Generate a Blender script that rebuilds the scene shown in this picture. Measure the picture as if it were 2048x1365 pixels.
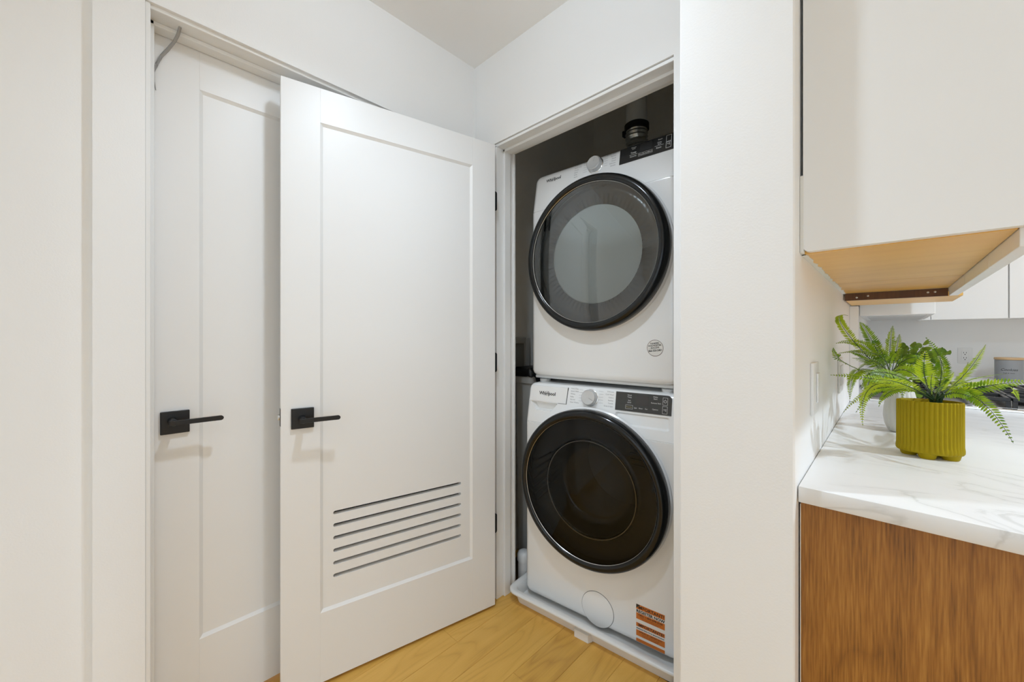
import bpy, bmesh, math, random
from mathutils import Vector, Matrix

for o in list(bpy.data.objects):
    bpy.data.objects.remove(o, do_unlink=True)
scene = bpy.context.scene
COL = scene.collection
R = math.radians
random.seed(7)

# ------------------------------------------------------------------ camera
cam = bpy.data.cameras.new('camera')
cam.sensor_width = 36.0
cam.lens = 36.0 * 781.5 / 2048
cam.shift_y = -7.5 / 2048
cam.clip_start = 0.02
camo = bpy.data.objects.new('camera', cam)
COL.objects.link(camo)
camo.location = (0, 0, 1.19)
camo.rotation_euler = (R(90), 0, R(44))
scene.camera = camo

# ------------------------------------------------------------------ world, lamps, exposure
scene.view_settings.view_transform = 'Standard'
scene.view_settings.look = 'None'
scene.view_settings.gamma = 1
scene.view_settings.use_curve_mapping = False
scene.view_settings.exposure = -0.42
world = bpy.data.worlds.new('world')
scene.world = world
world.use_nodes = True
world.node_tree.nodes['Background'].inputs[0].default_value = (0.95, 0.97, 1.0, 1)
world.node_tree.nodes['Background'].inputs[1].default_value = 1.0

SPOT_ROOM = 5.0
SPOT_KITCHEN = 62.0
FILL_BACK = 24.0
FILL_SIDE = 44.0
WARM = (0.72, 0.855, 1.0)
GLOBE = 90.0
SPOT_HALL = 49.0
scene.cycles.diffuse_bounces = 8


def area_lamp(name, loc, rot, sx, sy, power, color=(1, 1, 1)):
    l = bpy.data.lights.new(name, 'AREA')
    l.shape = 'RECTANGLE'
    l.size, l.size_y = sx, sy
    l.energy = power
    l.color = color
    l.spread = R(125)
    o = bpy.data.objects.new(name, l)
    COL.objects.link(o)
    o.location = loc
    o.rotation_euler = rot
    return o


def spot_lamp(name, loc, power, size=0.045):
    l = bpy.data.lights.new(name, 'SPOT')
    l.energy = power
    l.color = WARM
    l.shadow_soft_size = size
    l.spot_size = R(150)
    l.spot_blend = 0.75
    o = bpy.data.objects.new(name, l)
    COL.objects.link(o)
    o.location = loc
    return o


# daylight lamps added behind the camera as fill, tilted down at two invented windows
area_lamp('fill_back', (0.9, -3.36, 1.35), (R(24), 0, 0), 3.2, 1.9, FILL_BACK, (0.62, 0.805, 1.0))
area_lamp('fill_side', (4.34, -0.3, 1.35), (R(26), 0, R(90)), 3.2, 1.9, FILL_SIDE, (0.62, 0.805, 1.0))
LAMPS = [(-0.73, 0.50, 0.0), (0.55, -0.25, 16.0), (-0.75, -1.5, SPOT_ROOM), (0.55, -1.9, SPOT_ROOM),
         (1.15, 1.45, 145.0), (0.95, 3.05, 56.0), (2.6, 1.2, SPOT_KITCHEN)]
hl = spot_lamp('hall_lamp_spot', (-0.73, 0.50, 2.352), SPOT_HALL, 0.035)  # downward beam of the hall lamp, set below the made-up globe
hl.data.spot_size = R(155)
hl.data.spot_blend = 1.0
for lx, ly, lp in LAMPS[1:]:
    spot_lamp('downlight_lamp', (lx, ly, 2.445), lp)


# ------------------------------------------------------------------ materials
def new_mat(name):
    m = bpy.data.materials.new(name)
    m.use_nodes = True
    nt = m.node_tree
    return m, nt, nt.nodes['Principled BSDF']


def N(nt, kind, **kw):
    n = nt.nodes.new(kind)
    for k, v in kw.items():
        if k.startswith('i_'):
            n.inputs[k[2:].replace('_', ' ')].default_value = v
        else:
            setattr(n, k, v)
    return n


def plain(name, col, rough=0.5, metal=0.0, coat=0.0, bump=0.0, bscale=200.0, spec=0.5, var=0.0):
    m, nt, p = new_mat(name)
    p.inputs['Base Color'].default_value = (*col, 1)
    p.inputs['Roughness'].default_value = rough
    p.inputs['Metallic'].default_value = metal
    p.inputs['Coat Weight'].default_value = coat
    p.inputs['Coat Roughness'].default_value = 0.05
    p.inputs['Specular IOR Level'].default_value = spec
    tc = N(nt, 'ShaderNodeTexCoord')
    nz = N(nt, 'ShaderNodeTexNoise')
    nz.inputs['Scale'].default_value = bscale
    nz.inputs['Detail'].default_value = 3
    nt.links.new(tc.outputs['Object'], nz.inputs['Vector'])
    if bump > 0:
        b = N(nt, 'ShaderNodeBump')
        b.inputs['Strength'].default_value = bump
        b.inputs['Distance'].default_value = 0.002
        nt.links.new(nz.outputs['Fac'], b.inputs['Height'])
        nt.links.new(b.outputs['Normal'], p.inputs['Normal'])
    if var > 0:
        nz2 = N(nt, 'ShaderNodeTexNoise')
        nz2.inputs['Scale'].default_value = bscale * 0.02
        nt.links.new(tc.outputs['Object'], nz2.inputs['Vector'])
        mx = N(nt, 'ShaderNodeMix', data_type='RGBA')
        mx.inputs['A'].default_value = (*[c * (1 - var) for c in col], 1)
        mx.inputs['B'].default_value = (*[min(1, c * (1 + var)) for c in col], 1)
        nt.links.new(nz2.outputs['Fac'], mx.inputs['Factor'])
        nt.links.new(mx.outputs['Result'], p.inputs['Base Color'])
    return m


def wood(name, dark, mid, light, axis='Y', scale=1.0, rough=0.4, coat=0.0, figure=0.55, pores=0.5, random_offset=True, pscale=(260.0, 7.0), lo=0.18, hi=0.80, broad=0.75):
    """straight and cathedral grain that runs along one object axis"""
    m, nt, p = new_mat(name)
    tc = N(nt, 'ShaderNodeTexCoord')
    oi = N(nt, 'ShaderNodeObjectInfo')
    off = N(nt, 'ShaderNodeVectorMath', operation='SCALE')
    comb = N(nt, 'ShaderNodeCombineXYZ')
    for i in range(3):
        nt.links.new(oi.outputs['Random'], comb.inputs[i])
    nt.links.new(comb.outputs[0], off.inputs[0])
    off.inputs['Scale'].default_value = 37.0 if random_offset else 0.0
    add = N(nt, 'ShaderNodeVectorMath', operation='ADD')
    nt.links.new(tc.outputs['Object'], add.inputs[0])
    nt.links.new(off.outputs[0], add.inputs[1])

    def mapped(sa, sl):
        mp = N(nt, 'ShaderNodeMapping')
        s = {'X': (sl, sa, sa), 'Y': (sa, sl, sa), 'Z': (sa, sa, sl)}[axis]
        mp.inputs['Scale'].default_value = [x * scale for x in s]
        nt.links.new(add.outputs[0], mp.inputs['Vector'])
        return mp
    # cathedral figure: contour lines of a stretched noise
    n1 = N(nt, 'ShaderNodeTexNoise')
    n1.inputs['Scale'].default_value = 1.0
    n1.inputs['Detail'].default_value = 1.5
    n1.inputs['Roughness'].default_value = 0.45
    nt.links.new(mapped(7.0, 1.1).outputs[0], n1.inputs['Vector'])
    mul = N(nt, 'ShaderNodeMath', operation='MULTIPLY')
    mul.inputs[1].default_value = 26.0
    nt.links.new(n1.outputs['Fac'], mul.inputs[0])
    fr = N(nt, 'ShaderNodeMath', operation='PINGPONG')
    fr.inputs[1].default_value = 1.0
    nt.links.new(mul.outputs[0], fr.inputs[0])
    pw = N(nt, 'ShaderNodeMath', operation='POWER')
    pw.inputs[1].default_value = 2.2
    nt.links.new(fr.outputs[0], pw.inputs[0])
    # pores: fine long streaks
    n2 = N(nt, 'ShaderNodeTexNoise')
    n2.inputs['Scale'].default_value = 1.0
    n2.inputs['Detail'].default_value = 4
    nt.links.new(mapped(*pscale).outputs[0], n2.inputs['Vector'])
    # broad tone
    n3 = N(nt, 'ShaderNodeTexNoise')
    n3.inputs['Scale'].default_value = 1.0
    n3.inputs['Detail'].default_value = 3
    nt.links.new(mapped(22.0, 0.9).outputs[0], n3.inputs['Vector'])
    a = N(nt, 'ShaderNodeMath', operation='MULTIPLY')
    a.inputs[1].default_value = figure
    nt.links.new(pw.outputs[0], a.inputs[0])
    b = N(nt, 'ShaderNodeMath', operation='MULTIPLY_ADD')
    b.inputs[1].default_value = pores
    nt.links.new(n2.outputs['Fac'], b.inputs[0])
    nt.links.new(a.outputs[0], b.inputs[2])
    c = N(nt, 'ShaderNodeMath', operation='MULTIPLY_ADD')
    c.inputs[1].default_value = broad
    nt.links.new(n3.outputs['Fac'], c.inputs[0])
    nt.links.new(b.outputs[0], c.inputs[2])
    if random_offset:
        d = N(nt, 'ShaderNodeMath', operation='MULTIPLY_ADD')
        d.inputs[1].default_value = 0.45
        nt.links.new(oi.outputs['Random'], d.inputs[0])
        nt.links.new(c.outputs[0], d.inputs[2])
        fac, span = d, figure + pores + broad + 0.45
    else:
        fac, span = c, figure + pores + broad
    nrm = N(nt, 'ShaderNodeMath', operation='DIVIDE')
    nrm.inputs[1].default_value = span
    nt.links.new(fac.outputs[0], nrm.inputs[0])
    cr = N(nt, 'ShaderNodeValToRGB')
    e = cr.color_ramp.elements
    e[0].position, e[0].color = lo, (*light, 1)
    e[1].position, e[1].color = hi, (*dark, 1)
    me = e.new(lo + (hi - lo) * 0.44)
    me.color = (*mid, 1)
    nt.links.new(nrm.outputs[0], cr.inputs[0])
    nt.links.new(cr.outputs[0], p.inputs['Base Color'])
    p.inputs['Roughness'].default_value = rough
    p.inputs['Coat Weight'].default_value = coat
    p.inputs['Coat Roughness'].default_value = 0.18
    bp = N(nt, 'ShaderNodeBump')
    bp.inputs['Strength'].default_value = 0.12
    bp.inputs['Distance'].default_value = 0.001
    nt.links.new(n2.outputs['Fac'], bp.inputs['Height'])
    nt.links.new(bp.outputs['Normal'], p.inputs['Normal'])
    return m


def quartz(name):
    m, nt, p = new_mat(name)
    tc = N(nt, 'ShaderNodeTexCoord')
    mp = N(nt, 'ShaderNodeMapping')
    mp.inputs['Rotation'].default_value = (0, 0, R(24))
    mp.inputs['Scale'].default_value = (1.1, 3.4, 1.6)
    nt.links.new(tc.outputs['Object'], mp.inputs['Vector'])
    nz = N(nt, 'ShaderNodeTexNoise')
    nz.inputs['Scale'].default_value = 1.6
    nz.inputs['Detail'].default_value = 7
    nz.inputs['Roughness'].default_value = 0.55
    nz.inputs['Distortion'].default_value = 0.9
    nt.links.new(mp.outputs[0], nz.inputs['Vector'])
    s = N(nt, 'ShaderNodeMath', operation='SUBTRACT')
    s.inputs[1].default_value = 0.5
    nt.links.new(nz.outputs['Fac'], s.inputs[0])
    ab = N(nt, 'ShaderNodeMath', operation='ABSOLUTE')
    nt.links.new(s.outputs[0], ab.inputs[0])
    cr = N(nt, 'ShaderNodeValToRGB')
    e = cr.color_ramp.elements
    e[0].position, e[0].color = 0.0, (0.64, 0.63, 0.61, 1)
    e[1].position, e[1].color = 0.06, (0.80, 0.79, 0.775, 1)
    q = e.new(0.012)
    q.color = (0.76, 0.75, 0.735, 1)
    nt.links.new(ab.outputs[0], cr.inputs[0])
    n2 = N(nt, 'ShaderNodeTexNoise')
    n2.inputs['Scale'].default_value = 3.0
    nt.links.new(tc.outputs['Object'], n2.inputs['Vector'])
    cr2 = N(nt, 'ShaderNodeValToRGB')
    cr2.color_ramp.elements[0].position = 0.42
    cr2.color_ramp.elements[1].position = 0.62
    nt.links.new(n2.outputs['Fac'], cr2.inputs[0])
    mx = N(nt, 'ShaderNodeMix', data_type='RGBA')
    mx.inputs['B'].default_value = (0.81, 0.80, 0.785, 1)
    nt.links.new(cr2.outputs[0], mx.inputs['Factor'])
    nt.links.new(cr.outputs[0], mx.inputs['A'])
    nt.links.new(mx.outputs['Result'], p.inputs['Base Color'])
    p.inputs['Roughness'].default_value = 0.22
    return m


def tinted_glass(name, tint, spec_ior=1.55, boost=1.0, rough=0.01):
    """thin tinted pane: see-through, with mirror reflection that grows towards grazing angles"""
    m, nt, p = new_mat(name)
    out = nt.nodes['Material Output']
    nt.nodes.remove(p)
    tr = N(nt, 'ShaderNodeBsdfTransparent')
    tr.inputs['Color'].default_value = (*tint, 1)
    gl = N(nt, 'ShaderNodeBsdfGlossy')
    gl.inputs['Roughness'].default_value = rough
    gl.inputs['Color'].default_value = (0.95, 0.97, 0.97, 1)
    fr = N(nt, 'ShaderNodeFresnel')
    fr.inputs['IOR'].default_value = spec_ior
    mu = N(nt, 'ShaderNodeMath', operation='MULTIPLY')
    mu.inputs[1].default_value = boost
    mu.use_clamp = True
    nt.links.new(fr.outputs[0], mu.inputs[0])
    mix = N(nt, 'ShaderNodeMixShader')
    nt.links.new(mu.outputs[0], mix.inputs[0])
    nt.links.new(tr.outputs[0], mix.inputs[1])
    nt.links.new(gl.outputs[0], mix.inputs[2])
    nt.links.new(mix.outputs[0], out.inputs['Surface'])
    return m


def leaf_mat(name, c1, c2):
    m, nt, p = new_mat(name)
    tc = N(nt, 'ShaderNodeTexCoord')
    nz = N(nt, 'ShaderNodeTexNoise')
    nz.inputs['Scale'].default_value = 38
    nt.links.new(tc.outputs['Object'], nz.inputs['Vector'])
    oi = N(nt, 'ShaderNodeObjectInfo')
    ad = N(nt, 'ShaderNodeMath', operation='MULTIPLY_ADD')
    ad.inputs[1].default_value = 0.45
    nt.links.new(oi.outputs['Random'], ad.inputs[0])
    nt.links.new(nz.outputs['Fac'], ad.inputs[2])
    cr = N(nt, 'ShaderNodeValToRGB')
    cr.color_ramp.elements[0].position = 0.4
    cr.color_ramp.elements[0].color = (*c1, 1)
    cr.color_ramp.elements[1].position = 0.85
    cr.color_ramp.elements[1].color = (*c2, 1)
    nt.links.new(ad.outputs[0], cr.inputs[0])
    nt.links.new(cr.outputs[0], p.inputs['Base Color'])
    p.inputs['Roughness'].default_value = 0.38
    out = nt.nodes['Material Output']
    tl = N(nt, 'ShaderNodeBsdfTranslucent')
    nt.links.new(cr.outputs[0], tl.inputs['Color'])
    ms = N(nt, 'ShaderNodeMixShader')
    ms.inputs[0].default_value = 0.38
    nt.links.new(p.outputs[0], ms.inputs[1])
    nt.links.new(tl.outputs[0], ms.inputs[2])
    nt.links.new(ms.outputs[0], out.inputs['Surface'])
    return m


def emit(name, col, strength):
    m, nt, p = new_mat(name)
    p.inputs['Emission Color'].default_value = (*col, 1)
    p.inputs['Emission Strength'].default_value = strength
    return m


M = dict(
    wall=plain('wall_paint', (0.87, 0.865, 0.855), 0.55, bump=0.10, bscale=260, var=0.008),
    ceil=plain('ceiling_paint', (0.90, 0.895, 0.885), 0.7, bump=0.06, bscale=260),
    trim=plain('trim_paint', (0.86, 0.857, 0.845), 0.36, bump=0.03, bscale=120),
    door=plain('door_paint', (0.86, 0.855, 0.845), 0.38, bump=0.03, bscale=140),
    closet=plain('closet_wall_paint', (0.80, 0.775, 0.72), 0.7, bump=0.1, bscale=220, var=0.03),
    black=plain('matte_black_metal', (0.012, 0.012, 0.013), 0.42, metal=0.2, bump=0.02),
    steel=plain('brushed_steel', (0.55, 0.54, 0.52), 0.28, metal=1.0, bump=0.03, bscale=90),
    chrome=plain('chrome', (0.80, 0.80, 0.80), 0.12, metal=1.0),
    enamel=plain('white_enamel', (0.90, 0.90, 0.89), 0.22, coat=0.4, var=0.005),
    plastic=plain('white_plastic', (0.80, 0.795, 0.78), 0.32, bump=0.02),
    pocket=plain('grey_plastic_pocket', (0.60, 0.60, 0.585), 0.4),
    gloss_black=plain('gloss_black_plastic', (0.008, 0.0085, 0.0085), 0.16, spec=0.4, var=0.02),
    dark_plate=plain('dark_grey_plastic', (0.020, 0.021, 0.020), 0.38, var=0.02),
    liner=plain('moulded_dark_liner', (0.018, 0.019, 0.019), 0.24, var=0.02),
    inner_disc=plain('pale_grey_inner_disc', (0.62, 0.66, 0.65), 0.45, var=0.01),
    slot=plain('vent_black', (0.004, 0.004, 0.004), 0.6),
    panel_dark=plain('charcoal_display', (0.035, 0.035, 0.033), 0.28, coat=0.3, var=0.02),
    panel_black=plain('black_display', (0.016, 0.016, 0.016), 0.2, coat=0.5, var=0.02),
    screen=plain('display_glass', (0.055, 0.050, 0.048), 0.15),
    ink=plain('black_ink', (0.02, 0.02, 0.02), 0.5),
    grey_ink=plain('grey_ink', (0.30, 0.30, 0.30), 0.5),
    white_ink=plain('white_ink', (0.80, 0.80, 0.78), 0.5),
    gold_ink=plain('yellow_ink', (0.45, 0.38, 0.16), 0.5),
    dial=plain('satin_dial', (0.66, 0.66, 0.655), 0.25, metal=0.35),
    orange=plain('orange_label_paper', (0.62, 0.17, 0.02), 0.5, var=0.05),
    paper=plain('white_label_paper', (0.80, 0.77, 0.72), 0.5),
    drum=plain('drum_steel', (0.30, 0.29, 0.28), 0.3, metal=0.9, bump=0.1, bscale=60),
    grey_bin=plain('grey_bin_plastic', (0.42, 0.41, 0.385), 0.45, bump=0.05),
    bag=plain('black_bag_plastic', (0.006, 0.006, 0.006), 0.35, bump=0.4, bscale=30),
    foil=plain('foil_duct', (0.36, 0.36, 0.33), 0.25, metal=0.9, bump=0.6, bscale=70),
    pvc=plain('white_duct_pipe', (0.55, 0.55, 0.52), 0.4, bump=0.02),
    pot=plain('mustard_ceramic', (0.36, 0.262, 0.001), 0.55, bump=0.05, bscale=400, var=0.04, spec=0.2),
    vase=plain('white_ceramic', (0.66, 0.65, 0.62), 0.42, bump=0.03),
    stem=plain('dark_green_stem', (0.012, 0.045, 0.012), 0.45, var=0.1),
    canister=plain('grey_metal_canister', (0.27, 0.275, 0.28), 0.4, bump=0.02),
    cork=plain('pale_wood_lid', (0.55, 0.36, 0.19), 0.5, bump=0.05, var=0.06),
    soil=plain('dark_filler', (0.05, 0.04, 0.015), 0.8, bump=0.5, bscale=90),
    iron=plain('cast_iron', (0.012, 0.012, 0.013), 0.35, bump=0.1, bscale=200),
    cabinet=plain('white_cabinet_lacquer', (0.85, 0.843, 0.828), 0.3, bump=0.015),
    grey_mark=plain('mark_grey', (0.36, 0.35, 0.335), 0.7),
    caulk=plain('white_caulk', (0.74, 0.73, 0.69), 0.6, bump=0.4, bscale=70),
    floor=wood('oak_floor_plank', (0.50, 0.255, 0.046), (0.70, 0.395, 0.080), (0.78, 0.46, 0.108), 'Y', 1.15, 0.42, figure=0.4, pores=0.6),
    subfloor=plain('subfloor', (0.09, 0.05, 0.02), 0.8, bump=0.2),
    walnut=wood('oak_end_panel', (0.120, 0.043, 0.006), (0.32, 0.128, 0.020), (0.46, 0.215, 0.042), 'Z', 1.0, 0.42, figure=0.28, pores=1.5, random_offset=False, pscale=(380.0, 16.0), lo=0.28, hi=0.70, broad=0.6),
    ply=wood('maple_plywood', (0.56, 0.27, 0.045), (0.80, 0.45, 0.095), (0.88, 0.53, 0.13), 'X', 0.55, 0.34, coat=0.12, figure=0.22, pores=0.35),
    dark_wood=wood('dark_batten', (0.035, 0.012, 0.003), (0.10, 0.038, 0.010), (0.16, 0.065, 0.018), 'Z', 1.0, 0.45, figure=0.2, pores=0.9),
    quartz=quartz('veined_white_quartz'),
    lens=tinted_glass('tinted_door_glass', (0.78, 0.80, 0.79), 1.6, 2.2),
    lens_dark=tinted_glass('smoked_door_glass', (0.50, 0.50, 0.50), 1.5, 0.38),
    bowl=tinted_glass('clear_bowl_glass', (0.72, 0.72, 0.71), 1.5, 1.3, 0.03),
    fern=leaf_mat('fern_leaf', (0.10, 0.24, 0.008), (0.47, 0.60, 0.025)),
    fern_dark=leaf_mat('fern_leaf_deep', (0.05, 0.14, 0.010), (0.30, 0.47, 0.02)),
    round_leaf=leaf_mat('round_leaf', (0.07, 0.14, 0.015), (0.18, 0.28, 0.03)),
    lamp=emit('lamp_lens', (0.85, 0.93, 1.0), 6.0),
    globe=emit('lamp_globe', WARM, GLOBE),
    fill_glow=emit('fill_pane', (0.65, 0.82, 1.0), 1.6),  # glow of the invented windows behind the camera
)


# ------------------------------------------------------------------ object helpers
def tag(o, label=None, cat=None, group=None, kind=None):
    for k, v in (('label', label), ('category', cat), ('group', group), ('kind', kind)):
        if v:
            o[k] = v
    return o


def empty(name, loc=(0, 0, 0), rz=0.0, parent=None, **kw):
    o = bpy.data.objects.new(name, None)
    COL.objects.link(o)
    o.location = loc
    o.rotation_euler = (0, 0, rz)
    o.empty_display_size = 0.05
    if parent:
        o.parent = parent
    return tag(o, **kw)


class MB:
    """collects shapes in one bmesh, then links them as ONE mesh object"""

    def __init__(self):
        self.bm = bmesh.new()

    def box(self, x0, x1, y0, y1, z0, z1, bev=0.0, seg=2):
        t = bmesh.new()
        bmesh.ops.create_cube(t, size=1.0)
        for v in t.verts:
            v.co = Vector(((x0 + x1) / 2 + v.co.x * (x1 - x0), (y0 + y1) / 2 + v.co.y * (y1 - y0), (z0 + z1) / 2 + v.co.z * (z1 - z0)))
        if bev > 0:
            bmesh.ops.bevel(t, geom=t.edges[:], offset=bev, segments=seg, affect='EDGES', profile=0.5)
        self.add(t)
        return self

    def add(self, t, mat=None):
        me = bpy.data.meshes.new('tmp')
        t.to_mesh(me)
        t.free()
        if mat is not None:
            me.transform(mat)
        self.bm.from_mesh(me)
        bpy.data.meshes.remove(me)
        return self

    def mesh(self, me, fn=None, mat=None):
        n0 = len(self.bm.verts)
        self.bm.from_mesh(me)
        self.bm.verts.ensure_lookup_table()
        for v in self.bm.verts[n0:]:
            if mat is not None:
                v.co = mat @ v.co
            if fn:
                v.co = Vector(fn(*v.co))
        return self

    def loops(self, rings, cap0=True, cap1=True, closed=True):
        """skin a list of equal-length vertex rings"""
        bm = self.bm
        vr = [[bm.verts.new(p) for p in r] for r in rings]
        n = len(vr[0])
        for a, b in zip(vr, vr[1:]):
            for i in range(n if closed else n - 1):
                j = (i + 1) % n
                try:
                    bm.faces.new((a[i], a[j], b[j], b[i]))
                except ValueError:
                    pass
        if cap0:
            bm.faces.new(list(reversed(vr[0])))
        if cap1:
            bm.faces.new(vr[-1])
        return self

    def lathe(self, prof, center=(0, 0, 0), axis='Z', seg=48, cap0=False, cap1=False, sx=1.0, sy=1.0):
        """prof: (radius, height). axis Z: upright; axis Y: height is measured towards -Y (out of a front face)"""
        cx, cy, cz = center
        rings = []
        for r, h in prof:
            ring = []
            for i in range(seg):
                a = 2 * math.pi * i / seg
                c, s = math.cos(a) * r * sx, math.sin(a) * r * sy
                if axis == 'Z':
                    ring.append((cx + c, cy + s, cz + h))
                elif axis == 'Y':
                    ring.append((cx + c, cy - h, cz + s))
                else:
                    ring.append((cx + h, cy + c, cz + s))
            rings.append(ring)
        return self.loops(rings, cap0, cap1)

    def tube(self, pts, rad, seg=8, caps=True):
        pts = [Vector(p) for p in pts]
        rads = rad if isinstance(rad, (list, tuple)) else [rad] * len(pts)
        rings = []
        up = Vector((0.13, 0.21, 0.97))
        for i, p in enumerate(pts):
            t = (pts[min(i + 1, len(pts) - 1)] - pts[max(i - 1, 0)]).normalized()
            a = t.cross(up)
            if a.length < 1e-4:
                a = t.cross(Vector((1, 0, 0)))
            a.normalize()
            b = t.cross(a).normalized()
            rings.append([tuple(p + (a * math.cos(2 * math.pi * k / seg) + b * math.sin(2 * math.pi * k / seg)) * rads[i]) for k in range(seg)])
        return self.loops(rings, caps, caps)

    def build(self, name, mat, parent=None, smooth=False, angle=40, loc=None, **kw):
        bm = self.bm
        bmesh.ops.recalc_face_normals(bm, faces=bm.faces[:])
        me = bpy.data.meshes.new(name)
        bm.to_mesh(me)
        bm.free()
        if mat:
            me.materials.append(mat)
        if smooth:
            for p in me.polygons:
                p.use_smooth = True
            me.set_sharp_from_angle(angle=R(angle))
        o = bpy.data.objects.new(name, me)
        COL.objects.link(o)
        if parent:
            o.parent = parent
        if loc:
            o.location = loc
        return tag(o, **kw)


def copy_tree(o, parent=None):
    c = o.copy()
    COL.objects.link(c)
    if parent:
        c.parent = parent
    for ch in [x for x in bpy.data.objects if x.parent == o]:
        copy_tree(ch, c)
    return c


def struct(name, mb, mat, label, parent=None, smooth=False):
    return mb.build(name, mat, parent, smooth, label=label, kind='structure')


def curve_mesh(cu):
    o = bpy.data.objects.new('tmp_curve', cu)
    COL.objects.link(o)
    dg = bpy.context.evaluated_depsgraph_get()
    me = bpy.data.meshes.new_from_object(o.evaluated_get(dg))
    bpy.data.objects.remove(o, do_unlink=True)
    bpy.data.curves.remove(cu)
    return me


def text_mesh(s, size, align='LEFT', shear=0.0, bold=0.0, width=1.0):
    cu = bpy.data.curves.new('tmp_text', 'FONT')
    cu.body = s
    cu.size = size
    cu.align_x = align
    cu.align_y = 'CENTER'
    cu.shear = shear
    cu.resolution_u = 2
    cu.offset = bold
    me = curve_mesh(cu)
    if width != 1.0:
        me.transform(Matrix.Diagonal((width, 1, 1, 1)))
    return me


def plate_mesh(outer, holes, thick):
    """flat plate in the XY plane with holes, thickness along Z"""
    cu = bpy.data.curves.new('tmp_plate', 'CURVE')
    cu.dimensions = '2D'
    cu.fill_mode = 'BOTH'
    cu.extrude = thick / 2
    for poly in [outer] + holes:
        sp = cu.splines.new('POLY')
        sp.points.add(len(poly) - 1)
        for q, p in zip(sp.points, poly):
            q.co = (p[0], p[1], 0, 1)
        sp.use_cyclic_u = True
    return curve_mesh(cu)


def rrect(x0, x1, y0, y1, r, seg=6, corners=(1, 1, 1, 1)):
    """rounded rectangle, counter-clockwise from lower-left; corners: ll, lr, ur, ul"""
    pts = []
    for (cx, cy, a0, on) in ((x0, y0, 180, corners[0]), (x1, y0, 270, corners[1]), (x1, y1, 0, corners[2]), (x0, y1, 90, corners[3])):
        if not on or r <= 0:
            pts.append((cx, cy))
            continue
        ox = cx + (r if cx == x0 else -r)
        oy = cy + (r if cy == y0 else -r)
        for k in range(seg + 1):
            a = R(a0 + 90 * k / seg)
            pts.append((ox + r * math.cos(a), oy + r * math.sin(a)))
    return pts


def extrude_poly(mb, pts, y_front, thick, fn=None):
    """polygon in (s, z) standing as a plate; y_front is the depth of its face (fn(z) adds to it)"""
    f = fn or (lambda z: 0.0)
    mb.loops([[(s, y_front + f(z), z) for s, z in pts], [(s, y_front + f(z) + thick, z) for s, z in pts]])
    return mb


def boolean(target, cutters):
    for c in cutters:
        md = target.modifiers.new('cut', 'BOOLEAN')
        md.object = c
        md.operation = 'DIFFERENCE'
        md.solver = 'EXACT'
    dg = bpy.context.evaluated_depsgraph_get()
    me = bpy.data.meshes.new_from_object(target.evaluated_get(dg))
    target.modifiers.clear()
    old = target.data
    target.data = me
    bpy.data.meshes.remove(old)
    for c in cutters:
        bpy.data.objects.remove(c, do_unlink=True)


# ------------------------------------------------------------------ room shell
H = 2.475
XL = -1.426      # hall wall with the shut door
YB = 1.22        # wall with the laundry opening
XR = -0.123      # kitchen side of the partition wall
YK = 4.2         # far kitchen wall

w = MB()
w.box(XL - 0.13, XL, -0.026, 0.070, 0, H)
w.box(XL - 0.13, XL, 0.070, 1.02, 2.092, H)
w.box(XL - 0.13, XL, 1.02, YB + 0.115, 0, H)
w.box(XL - 0.155, XL - 0.025, -3.5, -0.026, 0, H)
struct('wall_left', w, M['wall'], 'white hall wall holding the shut door, stepping back beside its frame')

w = MB()
w.box(XL, -1.292, YB, YB + 0.115, 0, 3.1)
w.box(-1.292, -0.481, YB, YB + 0.115, 2.068, 3.1)
w.box(-0.481, -0.328, YB, YB + 0.115, 0, 3.1)
struct('wall_back', w, M['wall'], 'white wall with the open laundry closet doorway')

w = MB().box(-0.328, XR, 0.864, YK, 0, 3.1, 0.003, 1)
struct('wall_right', w, M['wall'], 'white partition wall end between the laundry closet and the kitchen')

w = MB().box(XR, 4.5, YK, YK + 0.12, 0, H)
struct('wall_far', w, M['wall'], 'white kitchen wall behind the grey canister and the outlet')

w = MB()
w.box(-1.62, -1.5, YB, 2.5, 0, 3.1)
w.box(-1.5, XL, YB, YB + 0.115, H, 3.1)
struct('wall_closet_left', w, M['closet'], 'grey side wall inside the laundry closet')
w = MB().box(-1.62, -0.328, 2.38, 2.5, 0, 3.1)
struct('wall_closet_back', w, M['closet'], 'grey back wall inside the laundry closet')

w = MB()
wx = (-0.7, 2.5)
w.box(-1.581, wx[0], -3.62, -3.5, 0, H)
w.box(wx[1], 4.62, -3.62, -3.5, 0, H)
w.box(wx[0], wx[1], -3.62, -3.5, 0, 0.4)
w.box(wx[0], wx[1], -3.62, -3.5, 2.3, H)
struct('wall_rear', w, M['wall'], 'white living room wall behind the camera with an opening for an added glowing pane')
w = MB()
w.box(4.5, 4.62, -3.5, -1.9, 0, H)
w.box(4.5, 4.62, 1.3, YK, 0, H)
w.box(4.5, 4.62, -1.9, 1.3, 0, 0.4)
w.box(4.5, 4.62, -1.9, 1.3, 2.3, H)
struct('wall_side', w, M['wall'], 'white living room side wall with an opening for an added glowing pane')
struct('ceiling', MB().box(-1.62, 4.62, -3.62, YB + 0.11, H, H + 0.1).box(-0.20, 4.62, YB + 0.11, 4.32, H, H + 0.1), M['ceil'], 'plain white ceiling over hall and kitchen')
struct('ceiling_closet', MB().box(-1.62, XR, YB, 2.5, 3.0, 3.1), M['closet'], 'grey ceiling high up inside the laundry closet')

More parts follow.
